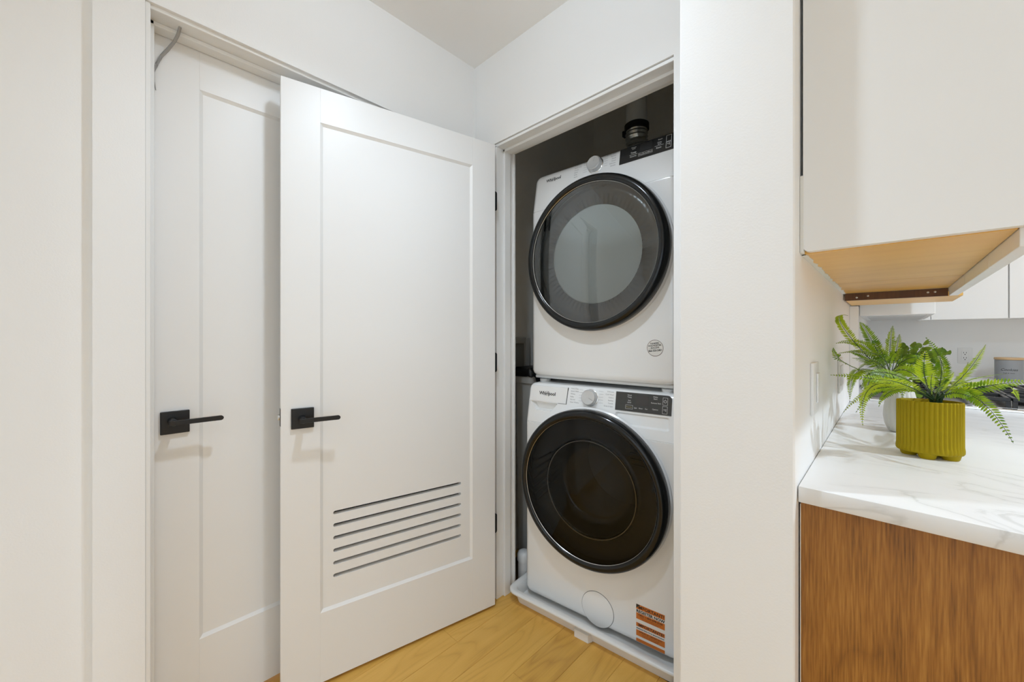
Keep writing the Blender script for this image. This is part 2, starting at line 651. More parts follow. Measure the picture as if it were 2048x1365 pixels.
for nm, pane, bars, lab in (
        ('fill_window_1', (-0.7, 2.5, -3.60, -3.58, 0.4, 2.3), [(-0.7, -0.64, 0.4, 2.3), (2.44, 2.5, 0.4, 2.3), (0.87, 0.93, 0.46, 2.24), (-0.64, 2.44, 0.4, 0.46), (-0.64, 2.44, 2.24, 2.3)], 'invented glowing window in the unseen rear living room wall'),
        ('fill_window_2', (4.58, 4.60, -1.9, 1.3, 0.4, 2.3), [(-1.9, -1.84, 0.4, 2.3), (1.24, 1.3, 0.4, 2.3), (-0.33, -0.27, 0.46, 2.24), (-1.84, 1.24, 0.4, 0.46), (-1.84, 1.24, 2.24, 2.3)], 'invented glowing window in the unseen living room side wall')):
    wr = MB().box(*pane).build(nm, M['fill_glow'], kind='structure', label=lab)  # unseen glowing pane, added for ambient fill
    fm = MB()
    for a, b, z0, z1 in bars:
        if nm == 'fill_window_1':
            fm.box(a, b, -3.57, -3.52, z0, z1)
        else:
            fm.box(4.52, 4.57, a, b, z0, z1)
    fm.build('fill_window_frame', M['trim'], wr)

# floor: a slab under oak planks that run away from the hall
fl = struct('floor', MB().box(-1.62, 4.62, -3.62, 4.32, -0.15, -0.0125), M['subfloor'], 'oak plank floor of hall and kitchen')
PW = 0.127
x = -1.213 - 4 * PW
col = 0
while x < 4.55:
    a, b = max(x, -1.6), min(x + PW, 4.56)
    if b - a > 0.02:
        if abs(x - (-1.213 - PW)) < 1e-3:
            joints = [-3.5, -0.95, 0.949, 2.849, 4.2]
        elif abs(x - (-1.213 + 2 * PW)) < 1e-3:
            joints = [-3.5, -2.8, -0.9, 1.00, 2.9, 4.2]
        else:
            j0 = -3.5 + (0.37 + 0.71 * col) % 1.9
            joints = [-3.5] + [j0 + 1.9 * k for k in range(5) if 0.25 < j0 + 1.9 * k + 3.5 and j0 + 1.9 * k < 3.95] + [4.2]
        if a > -1.5 and b < -0.3:
            joints = [j for j in joints if j < 1.2] + [1.345]
        for y0, y1 in zip(joints, joints[1:]):
            p = MB()
            p.box(a + 0.0003, b - 0.0003, y0 + 0.0003, y1 - 0.0003, -0.0125, 0.0, 0.0009, 1)
            p.build('plank', M['floor'], fl)
    x += PW
    col += 1

tag(MB().box(-0.6, 3.4, -3.1, -0.55, 0.0005, 0.012, 0.004, 1).build('reflector', plain('cream_reflector', (0.72, 0.70, 0.66), 0.9, bump=0.5, bscale=300)),  # pale sheet added out of view to bounce light onto the ceiling
    'large added cream rug on the living room floor behind the camera', 'reflector')

# frame round the laundry opening, with door stop
t = empty('trim_1', kind='structure', label='white door frame lining the laundry closet opening')
YF = YB + 0.006
MB().box(-1.292, -1.280, YF, YB + 0.118, 0, 2.060, 0.0012, 1).build('side_jamb', M['trim'], t)
MB().box(-0.481, -0.469, YF + 0.004, YB + 0.118, 0, 2.060, 0.0012, 1).build('side_jamb', M['trim'], t)
MB().box(-1.292, -0.469, YF, YB + 0.118, 2.054, 2.066, 0.0012, 1).build('head_jamb', M['trim'], t)
s = MB()
s.box(-1.280, -1.268, YB + 0.046, YB + 0.084, 0, 2.054, 0.002, 2)
s.box(-1.280, -0.478, YB + 0.046, YB + 0.084, 2.042, 2.054, 0.002, 2)
s.build('door_stop', M['trim'], t)
MB().box(-1.285, -1.272, YB + 0.11, YB + 0.122, 0, 2.06, 0.002, 1).build('rear_edge', M['trim'], t)

# frame round the shut door
t = empty('trim_2', kind='structure', label='white door frame round the shut hall door')
MB().box(XL - 0.135, XL - 0.005, 0.070, 0.081, 0, 2.092, 0.0015, 1).build('side_jamb', M['trim'], t)
MB().box(XL - 0.135, XL - 0.005, 1.009, 1.02, 0, 2.092, 0.0015, 1).build('side_jamb', M['trim'], t)
MB().box(XL - 0.135, XL - 0.012, 0.070, 1.02, 2.082, 2.094, 0.0015, 1).build('head_jamb', M['trim'], t)
s = MB()
s.box(XL - 0.102, XL - 0.062, 0.081, 0.092, 0, 2.082, 0.002, 2)
s.box(XL - 0.102, XL - 0.062, 0.081, 1.009, 2.070, 2.082, 0.002, 2)
s.build('door_stop', M['trim'], t)

# white end strip of the kitchen wall next to the hood
struct('trim_3', MB().box(XR + 0.0005, -0.094, 2.205, 2.268, 0.9155, 1.322, 0.001, 1), M['cabinet'], 'white upright strip on the kitchen wall beside the hood')


# ------------------------------------------------------------------ the two doors
def door_leaf(root, wd, z0, z1, pz0, pz1, px0, px1, thick, slots=None):
    """shaker leaf: local x along the leaf, local y into it, face at y = 0"""
    d = M['door']
    MB().box(0, px0, 0, thick, z0, z1, 0.0006, 1).build('stile', d, root)
    MB().box(px1, wd, 0, thick, z0, z1, 0.0006, 1).build('stile', d, root)
    MB().box(px0, px1, 0, thick, pz1, z1, 0.0004, 1).build('rail', d, root)
    MB().box(px0, px1, 0, thick, z0, pz0, 0.0004, 1).build('rail', d, root)
    p = MB()
    ins, dep = 0.0092, 0.0068
    o_ = [(px0, 0.0008, pz0), (px1, 0.0008, pz0), (px1, 0.0008, pz1), (px0, 0.0008, pz1)]
    i_ = [(px0 + ins, dep, pz0 + ins), (px1 - ins, dep, pz0 + ins), (px1 - ins, dep, pz1 - ins), (px0 + ins, dep, pz1 - ins)]
    p.loops([o_, i_], False, False)
    q0, q1, r0, r1 = px0 + ins, px1 - ins, pz0 + ins, pz1 - ins
    if slots:
        me = plate_mesh([(q0, r0), (q1, r0), (q1, r1), (q0, r1)], slots, thick - 2 * dep)
        p.mesh(me, fn=lambda a, b, c: (a, thick / 2 + c, b))
    else:
        p.box(q0, q1, dep, thick - dep, r0, r1)
    p.build('panel', d, root)
    if slots:
        MB().box(0.14, 0.67, thick - dep + 0.0002, thick - dep + 0.002, 0.335, 0.60).build('vent_backing', M['slot'], root, label='dark sheet added behind the vent slots so they read dark')  # sheet added to keep the slots dark


def lever_handle(root, x0, z0, side, neck_x, neck_z, tip_x):
    hdl = empty('door_handle', parent=root, label='matte black lever handle on a square plate')
    MB().box(x0, x0 + side, -0.009, 0.0, z0, z0 + side, 0.0012, 1).build('backplate', M['black'], hdl)
    n = MB()
    n.lathe([(0.0115, 0.009), (0.0105, 0.014), (0.0100, 0.046), (0.009, 0.049)], (neck_x, 0, neck_z), 'Y', 20, True, True)
    n.build('neck', M['black'], hdl, True)
    l = MB()
    pts = rrect(neck_x - 0.011, tip_x, neck_z - 0.0068, neck_z + 0.0068, 0.0066, 6, (0, 1, 1, 0))
    extrude_poly(l, pts, -0.058, 0.010)
    bmesh.ops.bevel(l.bm, geom=[e for e in l.bm.edges if abs(e.verts[0].co.y - e.verts[1].co.y) < 1e-6], offset=0.0012, segments=1, affect='EDGES')
    l.build('lever', M['black'], hdl, True)


d1 = empty('door_1', (-1.4175, 0.3899, 0), math.atan2(0.9787, 0.2057), kind='structure', cat='door',
           label='white laundry closet door standing open, with six long vent slots near its foot')
slots = []
for k in range(6):
    zc = 0.578 - 0.0438 * k
    slots.append(rrect(0.158, 0.652, zc - 0.0062, zc + 0.0062, 0.0061, 5))
door_leaf(d1, 0.8145, 0.011, 2.039, 0.249, 1.9215, 0.1165, 0.702, 0.035, slots)
lever_handle(d1, 0.029, 0.888, 0.067, 0.0605, 0.921, 0.170)
lt = MB().box(-0.0085, 0.001, 0.012, 0.024, 0.919, 0.936, 0.002, 2).build('latch', M['steel'], d1, True)
MB().box(-0.0012, 0.0005, 0.006, 0.029, 0.899, 0.956, 0.0004, 1).build('latch_plate', M['black'], lt)
for zc in (1.793, 1.079, 0.367):
    h = MB()
    extrude_poly(h, rrect(0.812, 0.8275, zc - 0.043, zc + 0.043, 0.009, 5, (0, 1, 1, 0)), 0.004, 0.0022)
    hg = h.build('hinge', M['black'], d1)
    MB().lathe([(0.0055, -0.043), (0.0055, 0.043)], (0.8195, 0.0355, zc), 'Z', 12, True, True).build('hinge_pin', M['black'], hg, True)

d2 = empty('door_2', (-1.53, 0.083, 0), R(90), kind='structure', cat='door',
           label='white hall door shut in its frame, behind the open laundry door')
door_leaf(d2, 0.921, 0.018, 2.0795, 0.258, 1.954, 0.1145, 0.808, 0.035)
lever_handle(d2, 0.0235, 0.9045, 0.0665, 0.050, 0.943, 0.166)

MB().tube([(-1.465, 0.145, 2.0815), (-1.48, 0.142, 2.066), (-1.497, 0.136, 2.052), (-1.512, 0.122, 2.028), (-1.5225, 0.109, 2.008), (-1.525, 0.099, 1.98), (-1.5255, 0.092, 1.955), (-1.5255, 0.093, 1.93), (-1.5255, 0.097, 1.905)],  # tube modelled along a dark curved mark
          [0.0036, 0.004, 0.0042, 0.0042, 0.004, 0.0036, 0.003, 0.0022, 0.0012], 8).build(
    'grey_mark', M['grey_mark'], None, True, label='thin grey curve standing for a dark mark that runs from the frame head over the shut door', cat='grey_mark')


# ------------------------------------------------------------------ washer and dryer
def body_loft(s0, s1, depth, z0, z1, zs, setback):
    def yf(z):
        return 0.0 if z <= zs else setback * (z - zs) / (z1 - zs)
    levels = [(z0, 0.020), (z0 + 0.004, 0.010), (z0 + 0.012, 0.003), (z0 + 0.024, 0.0), (zs - 0.0018, 0.0), (zs - 0.0010, 0.003), (zs + 0.0010, 0.003), (zs + 0.0018, 0.0),
              (z1 - 0.026, 0.0), (z1 - 0.015, 0.003), (z1 - 0.007, 0.008), (z1 - 0.002, 0.016), (z1, 0.026)]
    rings = []
    for z, i in levels:
        pts = rrect(s0 + i, s1 - i, yf(z) + i * 0.6, depth - i, 0.028, 5)
        rings.append([(a, b, z) for a, b in pts])
    return rings, yf


def on_front(yf, off):
    return lambda s, z: (s, yf(z) - off, z)


def print_lines(lines, mat, name, parent, yf, off):
    """lines: (text, s, z, size, align, extra); printed flat on the (tilted) front"""
    mb = MB()
    for ln in lines:
        txt, s, z, size, al = ln[:5]
        kw = ln[5] if len(ln) > 5 else {}
        me = text_mesh(txt, size, al, **kw)
        mb.mesh(me, fn=lambda a, b, c, s=s, z=z: (s + a, yf(z + b) - off, z + b))
        bpy.data.meshes.remove(me)
    return mb.build(name, mat, parent, kind='stuff')


def rect_outline(mb, s0, s1, z0, z1, wdt, yf, off, r=0.0):
    for a, b, c, d in ((s0, s1, z0, z0 + wdt), (s0, s1, z1 - wdt, z1), (s0, s0 + wdt, z0, z1), (s1 - wdt, s1, z0, z1)):
        mb.loops([[(a, yf(c) - off, c), (b, yf(c) - off, c), (b, yf(d) - off, d), (a, yf(d) - off, d)]], False, True)


def bar(mb, s0, s1, z, hgt, yf, off):
    mb.loops([[(s0, yf(z) - off, z - hgt / 2), (s1, yf(z) - off, z - hgt / 2), (s1, yf(z) - off, z + hgt / 2), (s0, yf(z) - off, z + hgt / 2)]], False, True)


def logo(parent, s, z, wdt, yf, off):
    me = text_mesh('Whirlpool', wdt * 0.245, 'LEFT', bold=0.0006)
    mb = MB().mesh(me, fn=lambda a, b, c: (s + a, yf(z + b) - off, z + b))
    o = mb.build('logo_lettering', M['ink'], parent, kind='stuff')
    ring = MB()
    cx, cz = s + wdt * 0.45, z + 0.000
    pts = []
    for k in range(25):
        a = R(-150 + 300 * k / 24)
        pts.append((cx + 0.019 * wdt / 0.08 * math.cos(a) * 0.9, cz + 0.0085 * wdt / 0.08 * math.sin(a) + 0.003 * math.cos(a)))
    inner, outer = [], []
    for k, (a, b) in enumerate(pts):
        tkn = 0.0009 * math.sin(math.pi * k / 24) + 0.0002
        dx, dz = a - cx, b - cz
        ln = math.hypot(dx, dz)
        inner.append((a - dx / ln * tkn, yf(b) - off - 0.0002, b - dz / ln * tkn))
        outer.append((a + dx / ln * tkn, yf(b) - off - 0.0002, b + dz / ln * tkn))
    ring.loops([inner, outer], False, False, closed=False)
    ring.build('logo_swoosh', M['grey_mark'], parent)
    return o


def dial_knob(parent, s, z, yf, pointer_deg):
    tilt = math.atan2(yf(z + 0.01) - yf(z - 0.01), 0.02)
    k = empty('dial', (s, yf(z), z), parent=parent)
    k.rotation_euler = (-tilt, 0, 0)
    MB().lathe([(0.0355, -0.004), (0.0355, 0.001), (0.033, 0.003)], (0, 0, 0), 'Y', 40, False, True).build('dial_collar', M['chrome'], k, True)
    MB().lathe([(0.0325, 0.002), (0.0325, 0.020), (0.031, 0.0235), (0.028, 0.0255), (0.0265, 0.025)], (0, 0, 0), 'Y', 40, False, True).build('dial_knob', M['dial'], k, True)
    a = R(pointer_deg)
    c, sn = math.cos(a), math.sin(a)
    q = MB()
    q.loops([[(c * 0.004 - sn * 0.0009, -0.0256, sn * 0.004 + c * 0.0009), (c * 0.004 + sn * 0.0009, -0.0256, sn * 0.004 - c * 0.0009),
              (c * 0.025 + sn * 0.0009, -0.0256, sn * 0.025 - c * 0.0009), (c * 0.025 - sn * 0.0009, -0.0256, sn * 0.025 + c * 0.0009)]], False, True)
    q.build('pointer', M['grey_ink'], k)


FLAT = lambda z: 0.0

# ---- washer
WS0, WS1, WZ0, WZ1, WZS, WD = -0.037, 0.645, 0.030, 0.980, 0.807, 0.72
wa = empty('washer', (-1.17, 1.337, 0), R(6.5), label='white front-load washer with smoked round door, beneath the stacked dryer', cat='washer')
rings, wyf = body_loft(WS0, WS1, WD, WZ0, WZ1, WZS, 0.033)
wb = MB().loops(rings).build('body', M['enamel'], wa, True, 30)
cut1 = MB()   # pull pocket under the drawer
tr0 = [(-0.012, 0.899), (0.130, 0.899), (0.098, 0.862), (0.018, 0.862)]
tr1 = [(0.004, 0.893), (0.114, 0.893), (0.094, 0.866), (0.022, 0.866)]
cut1.loops([[(a, -0.01, b) for a, b in tr0], [(a, wyf(0.88), b) for a, b in tr0], [(a, wyf(0.88) + 0.022, b) for a, b in tr1]])
c1 = cut1.build('tmp_cut', None, wa)
cut2 = MB()   # shallow panel recess under the display
q0 = rrect(0.392, 0.603, 0.846, 0.896, 0.010, 4)
q1 = rrect(0.400, 0.595, 0.853, 0.890, 0.008, 4)
cut2.loops([[(a, wyf(b) - 0.01, b) for a, b in q0], [(a, wyf(b) - 0.0005, b) for a, b in q0], [(a, wyf(b) + 0.006, b) for a, b in q1]])
c2 = cut2.build('tmp_cut', None, wa)
WC = (0.293, 0.580)
cut3 = MB().lathe([(0.205, 0.10), (0.205, -0.42)], (WC[0] - 0.005, 0, WC[1]), 'Y', 48, True, True)
c3 = cut3.build('tmp_cut', None, wa)
bpy.context.view_layer.update()
boolean(wb, [c1, c2, c3])
wb.data.polygons.foreach_set('use_smooth', [True] * len(wb.data.polygons))
wb.data.set_sharp_from_angle(angle=R(30))
for fx in (WS0 + 0.06, WS1 - 0.06):
    for fy in (0.07, WD - 0.07):
        MB().lathe([(0.022, 0.0085), (0.022, 0.018), (0.014, 0.022), (0.012, 0.036)], (fx, fy, 0), 'Z', 16, True, True).build('foot', M['slot'], wa, True)
# detergent drawer front
dr = MB()
pts = [(-0.020, 0.902), (0.170, 0.902), (0.1735, 0.970), (-0.016, 0.970)]
extrude_poly(dr, pts, -0.0025, 0.004, wyf)
drw = dr.build('detergent_drawer', M['enamel'], wa)
g = MB()
extrude_poly(g, [(0.170, 0.900), (0.1722, 0.900), (0.1757, 0.971), (0.1735, 0.971)], -0.0006, 0.002, wyf)
extrude_poly(g, [(0.130, 0.9002), (0.170, 0.9002), (0.170, 0.9018), (0.130, 0.9018)], -0.0006, 0.002, wyf)
g.build('drawer_gap', M['slot'], drw)
logo(wa, 0.030, 0.938, 0.083, wyf, 0.0029)
dial_knob(wa, 0.282, 0.938, wyf, -28)
print_lines([(t_, 0.188, 0.970 - 0.0115 * k, 0.0075, 'LEFT') for k, t_ in enumerate(['Heavy Duty', 'Quick Wash', 'Whites', 'Bulky', 'Normal', 'Clean Washer'])]
            + [(t_, 0.382, 0.970 - 0.0115 * k, 0.0075, 'RIGHT') for k, t_ in enumerate(['Delicates', 'Cold Wash', 'Colors', 'Sanitize', 'Towels', 'Drain & Spin'])],
            M['grey_ink'], 'program_lettering', wa, wyf, 0.0004)
g = MB()
for k in range(5):
    bar(g, 0.228, 0.246, 0.968 - 0.0115 * k, 0.0007, wyf, 0.0004)
    bar(g, 0.318, 0.338, 0.968 - 0.0115 * k, 0.0007, wyf, 0.0004)
g.build('program_lines', M['grey_ink'], wa, kind='stuff')
# display
dp = MB()
extrude_poly(dp, rrect(0.392, 0.606, 0.903, 0.974, 0.016, 6, (0, 0, 1, 0)), -0.0022, 0.004, wyf)
dp = dp.build('display_panel', M['panel_dark'], wa)
sc_ = MB()
extrude_poly(sc_, rrect(0.476, 0.522, 0.930, 0.966, 0.002, 2), -0.0027, 0.001, wyf)
sc_.build('screen', M['screen'], dp)
print_lines([('Wash\nTemp', 0.448, 0.960, 0.0072, 'CENTER'), ('Soil\nLevel', 0.448, 0.940, 0.0072, 'CENTER'), ('Spin', 0.474, 0.918, 0.0066, 'CENTER'), ('Rinse', 0.494, 0.918, 0.0066, 'CENTER'), ('Fan', 0.515, 0.918, 0.0066, 'CENTER'),
             ('Delay\nStart', 0.547, 0.962, 0.0072, 'CENTER'), ('Remote Start', 0.550, 0.943, 0.0068, 'CENTER'), ('Options', 0.548, 0.920, 0.0066, 'CENTER'),
             ('>||', 0.583, 0.922, 0.010, 'CENTER')], M['white_ink'], 'button_lettering', dp, wyf, 0.0030)
print_lines([('Favorite', 0.448, 0.9195, 0.0068, 'CENTER')], M['gold_ink'], 'favorite_lettering', dp, wyf, 0.0030)
g = MB()
rect_outline(g, 0.434, 0.463, 0.912, 0.927, 0.0007, wyf, 0.0030)
rect_outline(g, 0.574, 0.592, 0.939, 0.966, 0.0009, wyf, 0.0030)
rect_outline(g, 0.574, 0.592, 0.908, 0.935, 0.0009, wyf, 0.0030)
for k in range(20):
    a0, a1 = R(115 + 310 * k / 20), R(115 + 310 * (k + 1) / 20)
    zz = 0.9525
    g.loops([[(0.583 + r_ * math.cos(a_), wyf(zz + r_ * math.sin(a_)) - 0.0030, zz + r_ * math.sin(a_)) for r_, a_ in ((0.0042, a0), (0.0054, a0), (0.0054, a1), (0.0042, a1))]], False, True)
bar(g, 0.5825, 0.5835, 0.957, 0.006, wyf, 0.0031)
g.build('button_outlines', M['white_ink'], dp, kind='stuff')


def swirl_liner(parent, c, prof, fins, twist, amp):
    """moulded ring inside the door with curved fins"""
    cs, cz = c
    mb = MB()
    seg = fins * 6
    rings = []
    r_out = prof[0][0]
    for r, h, k in prof:
        ring = []
        for i in range(seg):
            a = 2 * math.pi * i / seg
            q = (fins * (a + twist * (r_out - r))) / (2 * math.pi)
            w = abs((q % 1.0) - 0.5) * 2
            ring.append((cs + r * math.cos(a), -(h + amp * k * w), cz + r * math.sin(a)))
        rings.append(ring)
    mb.loops(rings, False, False)
    return mb.build('door_liner', M['liner'], parent, True, 50)


def round_door(parent, c, rad, lens_mat, lens_r_in, chrome):
    cs, cz = c
    MB().lathe([(rad - 0.020, -0.001), (rad + 0.004, 0.002), (rad + 0.006, 0.006), (rad - 0.002, 0.012)], (cs, 0, cz), 'Y', 96, False, False).build('door_seat', M['enamel'], parent, True)
    rg = MB().lathe([(rad - 0.014, 0.004), (rad - 0.004, 0.006), (rad, 0.012), (rad, 0.036), (rad - 0.003, 0.046), (rad - 0.009, 0.053), (rad - 0.018, 0.057), (rad - 0.027, 0.056), (rad - 0.033, 0.051), (rad - 0.035, 0.044), (rad - 0.036, 0.010)],
                    (cs, 0, cz), 'Y', 96).build('door_ring', M['gloss_black'], parent, True, 60)
    MB().lathe([(rad - 0.0356, 0.0487), (rad - 0.0348, 0.0500), (rad - 0.0340, 0.0506)], (cs, 0, cz), 'Y', 96).build('ring_trim', chrome, rg, True)
    prof = []
    r0 = rad - 0.0345
    for k in range(9):
        q = k / 8
        prof.append((max(r0 * (1 - q), 0.0005), 0.046 + 0.016 * (1 - (1 - q) ** 2)))
    MB().lathe(prof, (cs, 0, cz), 'Y', 96, False, True).build('door_glass', lens_mat, parent, True, 80)


round_door(wa, WC, 0.318, M['lens_dark'], 0.0, M['steel'])
# moulded back of the washer door, seen through the smoked glass
pl = swirl_liner(wa, WC, [(0.2875, 0.005, 0), (0.27, 0.004, 0.2), (0.25, 0.0035, 0.5), (0.23, 0.003, 0.8), (0.212, 0.003, 0.6), (0.205, 0.003, 0), (0.196, 0.010, 0)], 64, 7.0, 0.0022)
for k in range(6):
    q = k / 5
    a = Vector((0.020 - 0.010 * q, 0, 0.634 - 0.196 * q))
    b = Vector((0.105 - 0.002 * q, 0, 0.687 - 0.156 * q))
    dv = (b - a).normalized()
    nv = Vector((-dv.z, 0, dv.x)) * 0.0032
    g = MB()
    g.loops([[(p_.x, -0.0075, p_.z) for p_ in (a - nv, b - nv, b + nv, a + nv)], [(p_.x, -0.004, p_.z) for p_ in (a - nv, b - nv, b + nv, a + nv)]])
    g.build('liner_slot', M['slot'], pl)
for k in range(4):
    q = k / 3
    a = Vector((0.462, 0, 0.770 - 0.064 * q))
    b = Vector((0.482 + 0.042 * q, 0, 0.768 - 0.064 * q))
    g = MB()
    g.loops([[(a.x, -0.008, a.z - 0.003), (b.x, -0.008, b.z - 0.003), (b.x, -0.008, b.z + 0.003), (a.x, -0.008, a.z + 0.003)],
             [(a.x, -0.004, a.z - 0.003), (b.x, -0.004, b.z - 0.003), (b.x, -0.004, b.z + 0.003), (a.x, -0.004, a.z + 0.003)]])
    g.build('liner_slot', M['slot'], pl)
MB().lathe([(0.1975, 0.012), (0.194, 0.016), (0.190, 0.012), (0.178, -0.02), (0.160, -0.055), (0.150, -0.062), (0.140, -0.06), (0.10, -0.075), (0.04, -0.085), (0.001, -0.086)], (WC[0] + 0.0, 0, WC[1] - 0.008), 'Y', 64, False, True).build('glass_bowl', M['bowl'], wa, True, 60)
MB().lathe([(0.2045, -0.006), (0.2045, -0.09), (0.203, -0.10), (0.203, -0.40), (0.001, -0.41)], (WC[0] - 0.005, 0, WC[1]), 'Y', 48, False, False).build('drum', M['drum'], wa, True, 50)
MB().lathe([(0.1985, 0.0125), (0.1965, 0.0165), (0.1945, 0.0165), (0.1930, 0.0130)], (WC[0], 0, WC[1] - 0.008), 'Y', 64).build('bowl_rim_glint', M['steel'], wa, True)  # pale ring added as the highlight along the bowl edge
# round filter cover
MB().lathe([(0.0700, 0.0004), (0.0686, 0.0004)], (0.325, 0, 0.092), 'Y', 64).build('filter_gap', M['slot'], wa)
MB().lathe([(0.0686, -0.001), (0.0686, 0.0016), (0.0676, 0.0022)], (0.325, 0, 0.092), 'Y', 64, False, True).build('filter_cover', M['enamel'], wa, True)
# orange sticker
st = MB().box(0.4835, 0.5885, -0.0006, 0.0, 0.041, 0.181).build('registration_sticker', M['paper'], wa, label='white and orange printed label')
for z0_, z1_ in ((0.163, 0.181), (0.126, 0.149), (0.098, 0.112), (0.063, 0.085), (0.041, 0.053)):
    MB().box(0.4835, 0.5885, -0.0009, -0.0003, z0_, z1_).build('orange_band', M['orange'], st)
print_lines([('IMPORTANT!', 0.538, 0.171, 0.0165, 'CENTER', dict(bold=0.0003)), ('REGISTER NOW', 0.536, 0.1555, 0.0145, 'CENTER', dict(bold=0.0005)), ('CALL 1-866-698-2538', 0.536, 0.143, 0.0098, 'CENTER', dict(bold=0.0002)),
             ('Register your new appliance and keep', 0.536, 0.1355, 0.0050, 'CENTER'), ('your model and serial number', 0.536, 0.1300, 0.0050, 'CENTER'),
             ('IMPORTANTE!', 0.538, 0.1045, 0.0150, 'CENTER', dict(bold=0.0003)), ('ENREGISTREZ-VOUS MAINTENANT', 0.536, 0.0910, 0.0065, 'CENTER', dict(bold=0.0002)), ('APPELEZ LE 1-800-807-6777', 0.536, 0.0795, 0.0072, 'CENTER', dict(bold=0.0001)),
             ('Conservez le numero de modele', 0.536, 0.0725, 0.0050, 'CENTER'), ('et de serie de votre appareil', 0.536, 0.0672, 0.0050, 'CENTER')],
            M['ink'], 'sticker_lettering', st, FLAT, 0.0012)
MB().loops([[(0.4835, -0.0011, 0.181), (0.4835, -0.0011, 0.166), (0.4985, -0.0011, 0.181)]], False, True).build('sticker_corner', M['ink'], st)

# ---- dryer
DS0, DS1, DZ0, DZ1, DZS, DD = -0.012, 0.672, 1.011, 1.966, 1.785, 0.72
dy = empty('dryer', (-1.227, 1.414, 0), R(3), label='white front-load dryer with glossy round door, stacked on the washer', cat='dryer')
rings, dyf = body_loft(DS0, DS1, DD, DZ0, DZ1, DZS, 0.033)
MB().loops(rings).build('body', M['enamel'], dy, True, 30)
for fx in (DS0 + 0.05, DS1 - 0.05):
    for fy in (0.05, DD - 0.12):
        MB().lathe([(0.026, 0.9805), (0.026, 0.992), (0.012, 0.996), (0.012, 1.016)], (fx, fy, 0), 'Z', 16, True, True).build('foot', M['plastic'], dy, True)
MB().box(DS0 + 0.02, DS1 - 0.02, 0.012, 0.06, 0.998, 1.012, 0.002, 1).build('base_rail', M['pocket'], dy)
logo(dy, 0.062, 1.927, 0.080, dyf, 0.0006)
dial_knob(dy, 0.322, 1.929, dyf, 78)
print_lines([(t_, 0.215, 1.956 - 0.0105 * k, 0.0075, 'LEFT') for k, t_ in enumerate(['Timed Dry', 'Heavy Duty', 'Towels', 'Quick', 'Bulky', 'Steam'])]
            + [(t_, 0.415, 1.956 - 0.0105 * k, 0.0075, 'RIGHT') for k, t_ in enumerate(['Wrinkle Shield', 'Normal', 'Mixed', 'Casual', 'Delicates', 'Sanitize'])],
            M['grey_ink'], 'program_lettering', dy, dyf, 0.0004)
g = MB()
for k in range(5):
    bar(g, 0.262, 0.282, 1.955 - 0.0105 * k, 0.0007, dyf, 0.0004)
    bar(g, 0.362, 0.378, 1.955 - 0.0105 * k, 0.0007, dyf, 0.0004)
g.build('program_lines', M['grey_ink'], dy, kind='stuff')
dp = MB()
extrude_poly(dp, rrect(0.433, 0.660, 1.895, 1.961, 0.014, 6, (0, 0, 1, 0)), -0.0022, 0.004, dyf)
dp = dp.build('display_panel', M['panel_black'], dy)
sc_ = MB()
extrude_poly(sc_, rrect(0.517, 0.567, 1.923, 1.956, 0.002, 2), -0.0027, 0.001, dyf)
sc_.build('screen', M['slot'], dp)
print_lines([('Dryness\nLevel', 0.492, 1.949, 0.0062, 'CENTER'), ('Temp', 0.492, 1.930, 0.0100, 'CENTER'), ('Favorite', 0.492, 1.914, 0.0080, 'CENTER'), ('Dry', 0.522, 1.9125, 0.0075, 'CENTER'), ('Less', 0.541, 1.9125, 0.0075, 'CENTER'), ('More', 0.561, 1.9125, 0.0075, 'CENTER'),
             ('Delay\nStart', 0.596, 1.935, 0.0070, 'CENTER'), ('Static', 0.594, 1.917, 0.0095, 'CENTER'), ('Steam', 0.598, 1.950, 0.0070, 'CENTER'), ('>||', 0.631, 1.921, 0.011, 'CENTER')], M['white_ink'], 'button_lettering', dp, dyf, 0.0030)
g = MB()
rect_outline(g, 0.621, 0.641, 1.931, 1.956, 0.0009, dyf, 0.0030)
rect_outline(g, 0.621, 0.641, 1.905, 1.929, 0.0012, dyf, 0.0030)
for q in (0.522, 0.541, 0.561):
    rect_outline(g, q - 0.0085, q + 0.0085, 1.9065, 1.919, 0.0006, dyf, 0.0030)
bar(g, 0.476, 0.508, 1.9215, 0.0008, dyf, 0.0030)
bar(g, 0.578, 0.612, 1.9255, 0.0008, dyf, 0.0030)
g.build('button_outlines', M['white_ink'], dp, kind='stuff')
DC = (0.330, 1.540)
round_door(dy, DC, 0.324, M['lens'], 0.0, M['steel'])
swirl_liner(dy, DC, [(0.290, 0.006, 0), (0.275, 0.012, 0.1), (0.262, 0.014, 0.4), (0.245, 0.012, 0.8), (0.230, 0.009, 1.0), (0.217, 0.006, 0.8), (0.2075, 0.004, 0)], 72, 7.0, 0.0035)
MB().lathe([(0.2072, 0.003), (0.2060, 0.0055), (0.203, 0.004), (0.001, 0.004)], (DC[0] + 0.004, 0, DC[1]), 'Y', 96, False, True).build('inner_disc', M['inner_disc'], dy, True)
rs = MB().lathe([(0.031, -0.0002), (0.031, 0.0007)], (0.588, 0, 1.149), 'Y', 48, False, True).build('service_sticker', M['paper'], dy, label='round white printed service label')
MB().lathe([(0.0312, 0.0009), (0.0298, 0.0009)], (0.588, 0, 1.149), 'Y', 48).build('sticker_rim', plain('dark_red_ink', (0.10, 0.03, 0.02), 0.5), rs)
RS = FLAT
sl = MB()
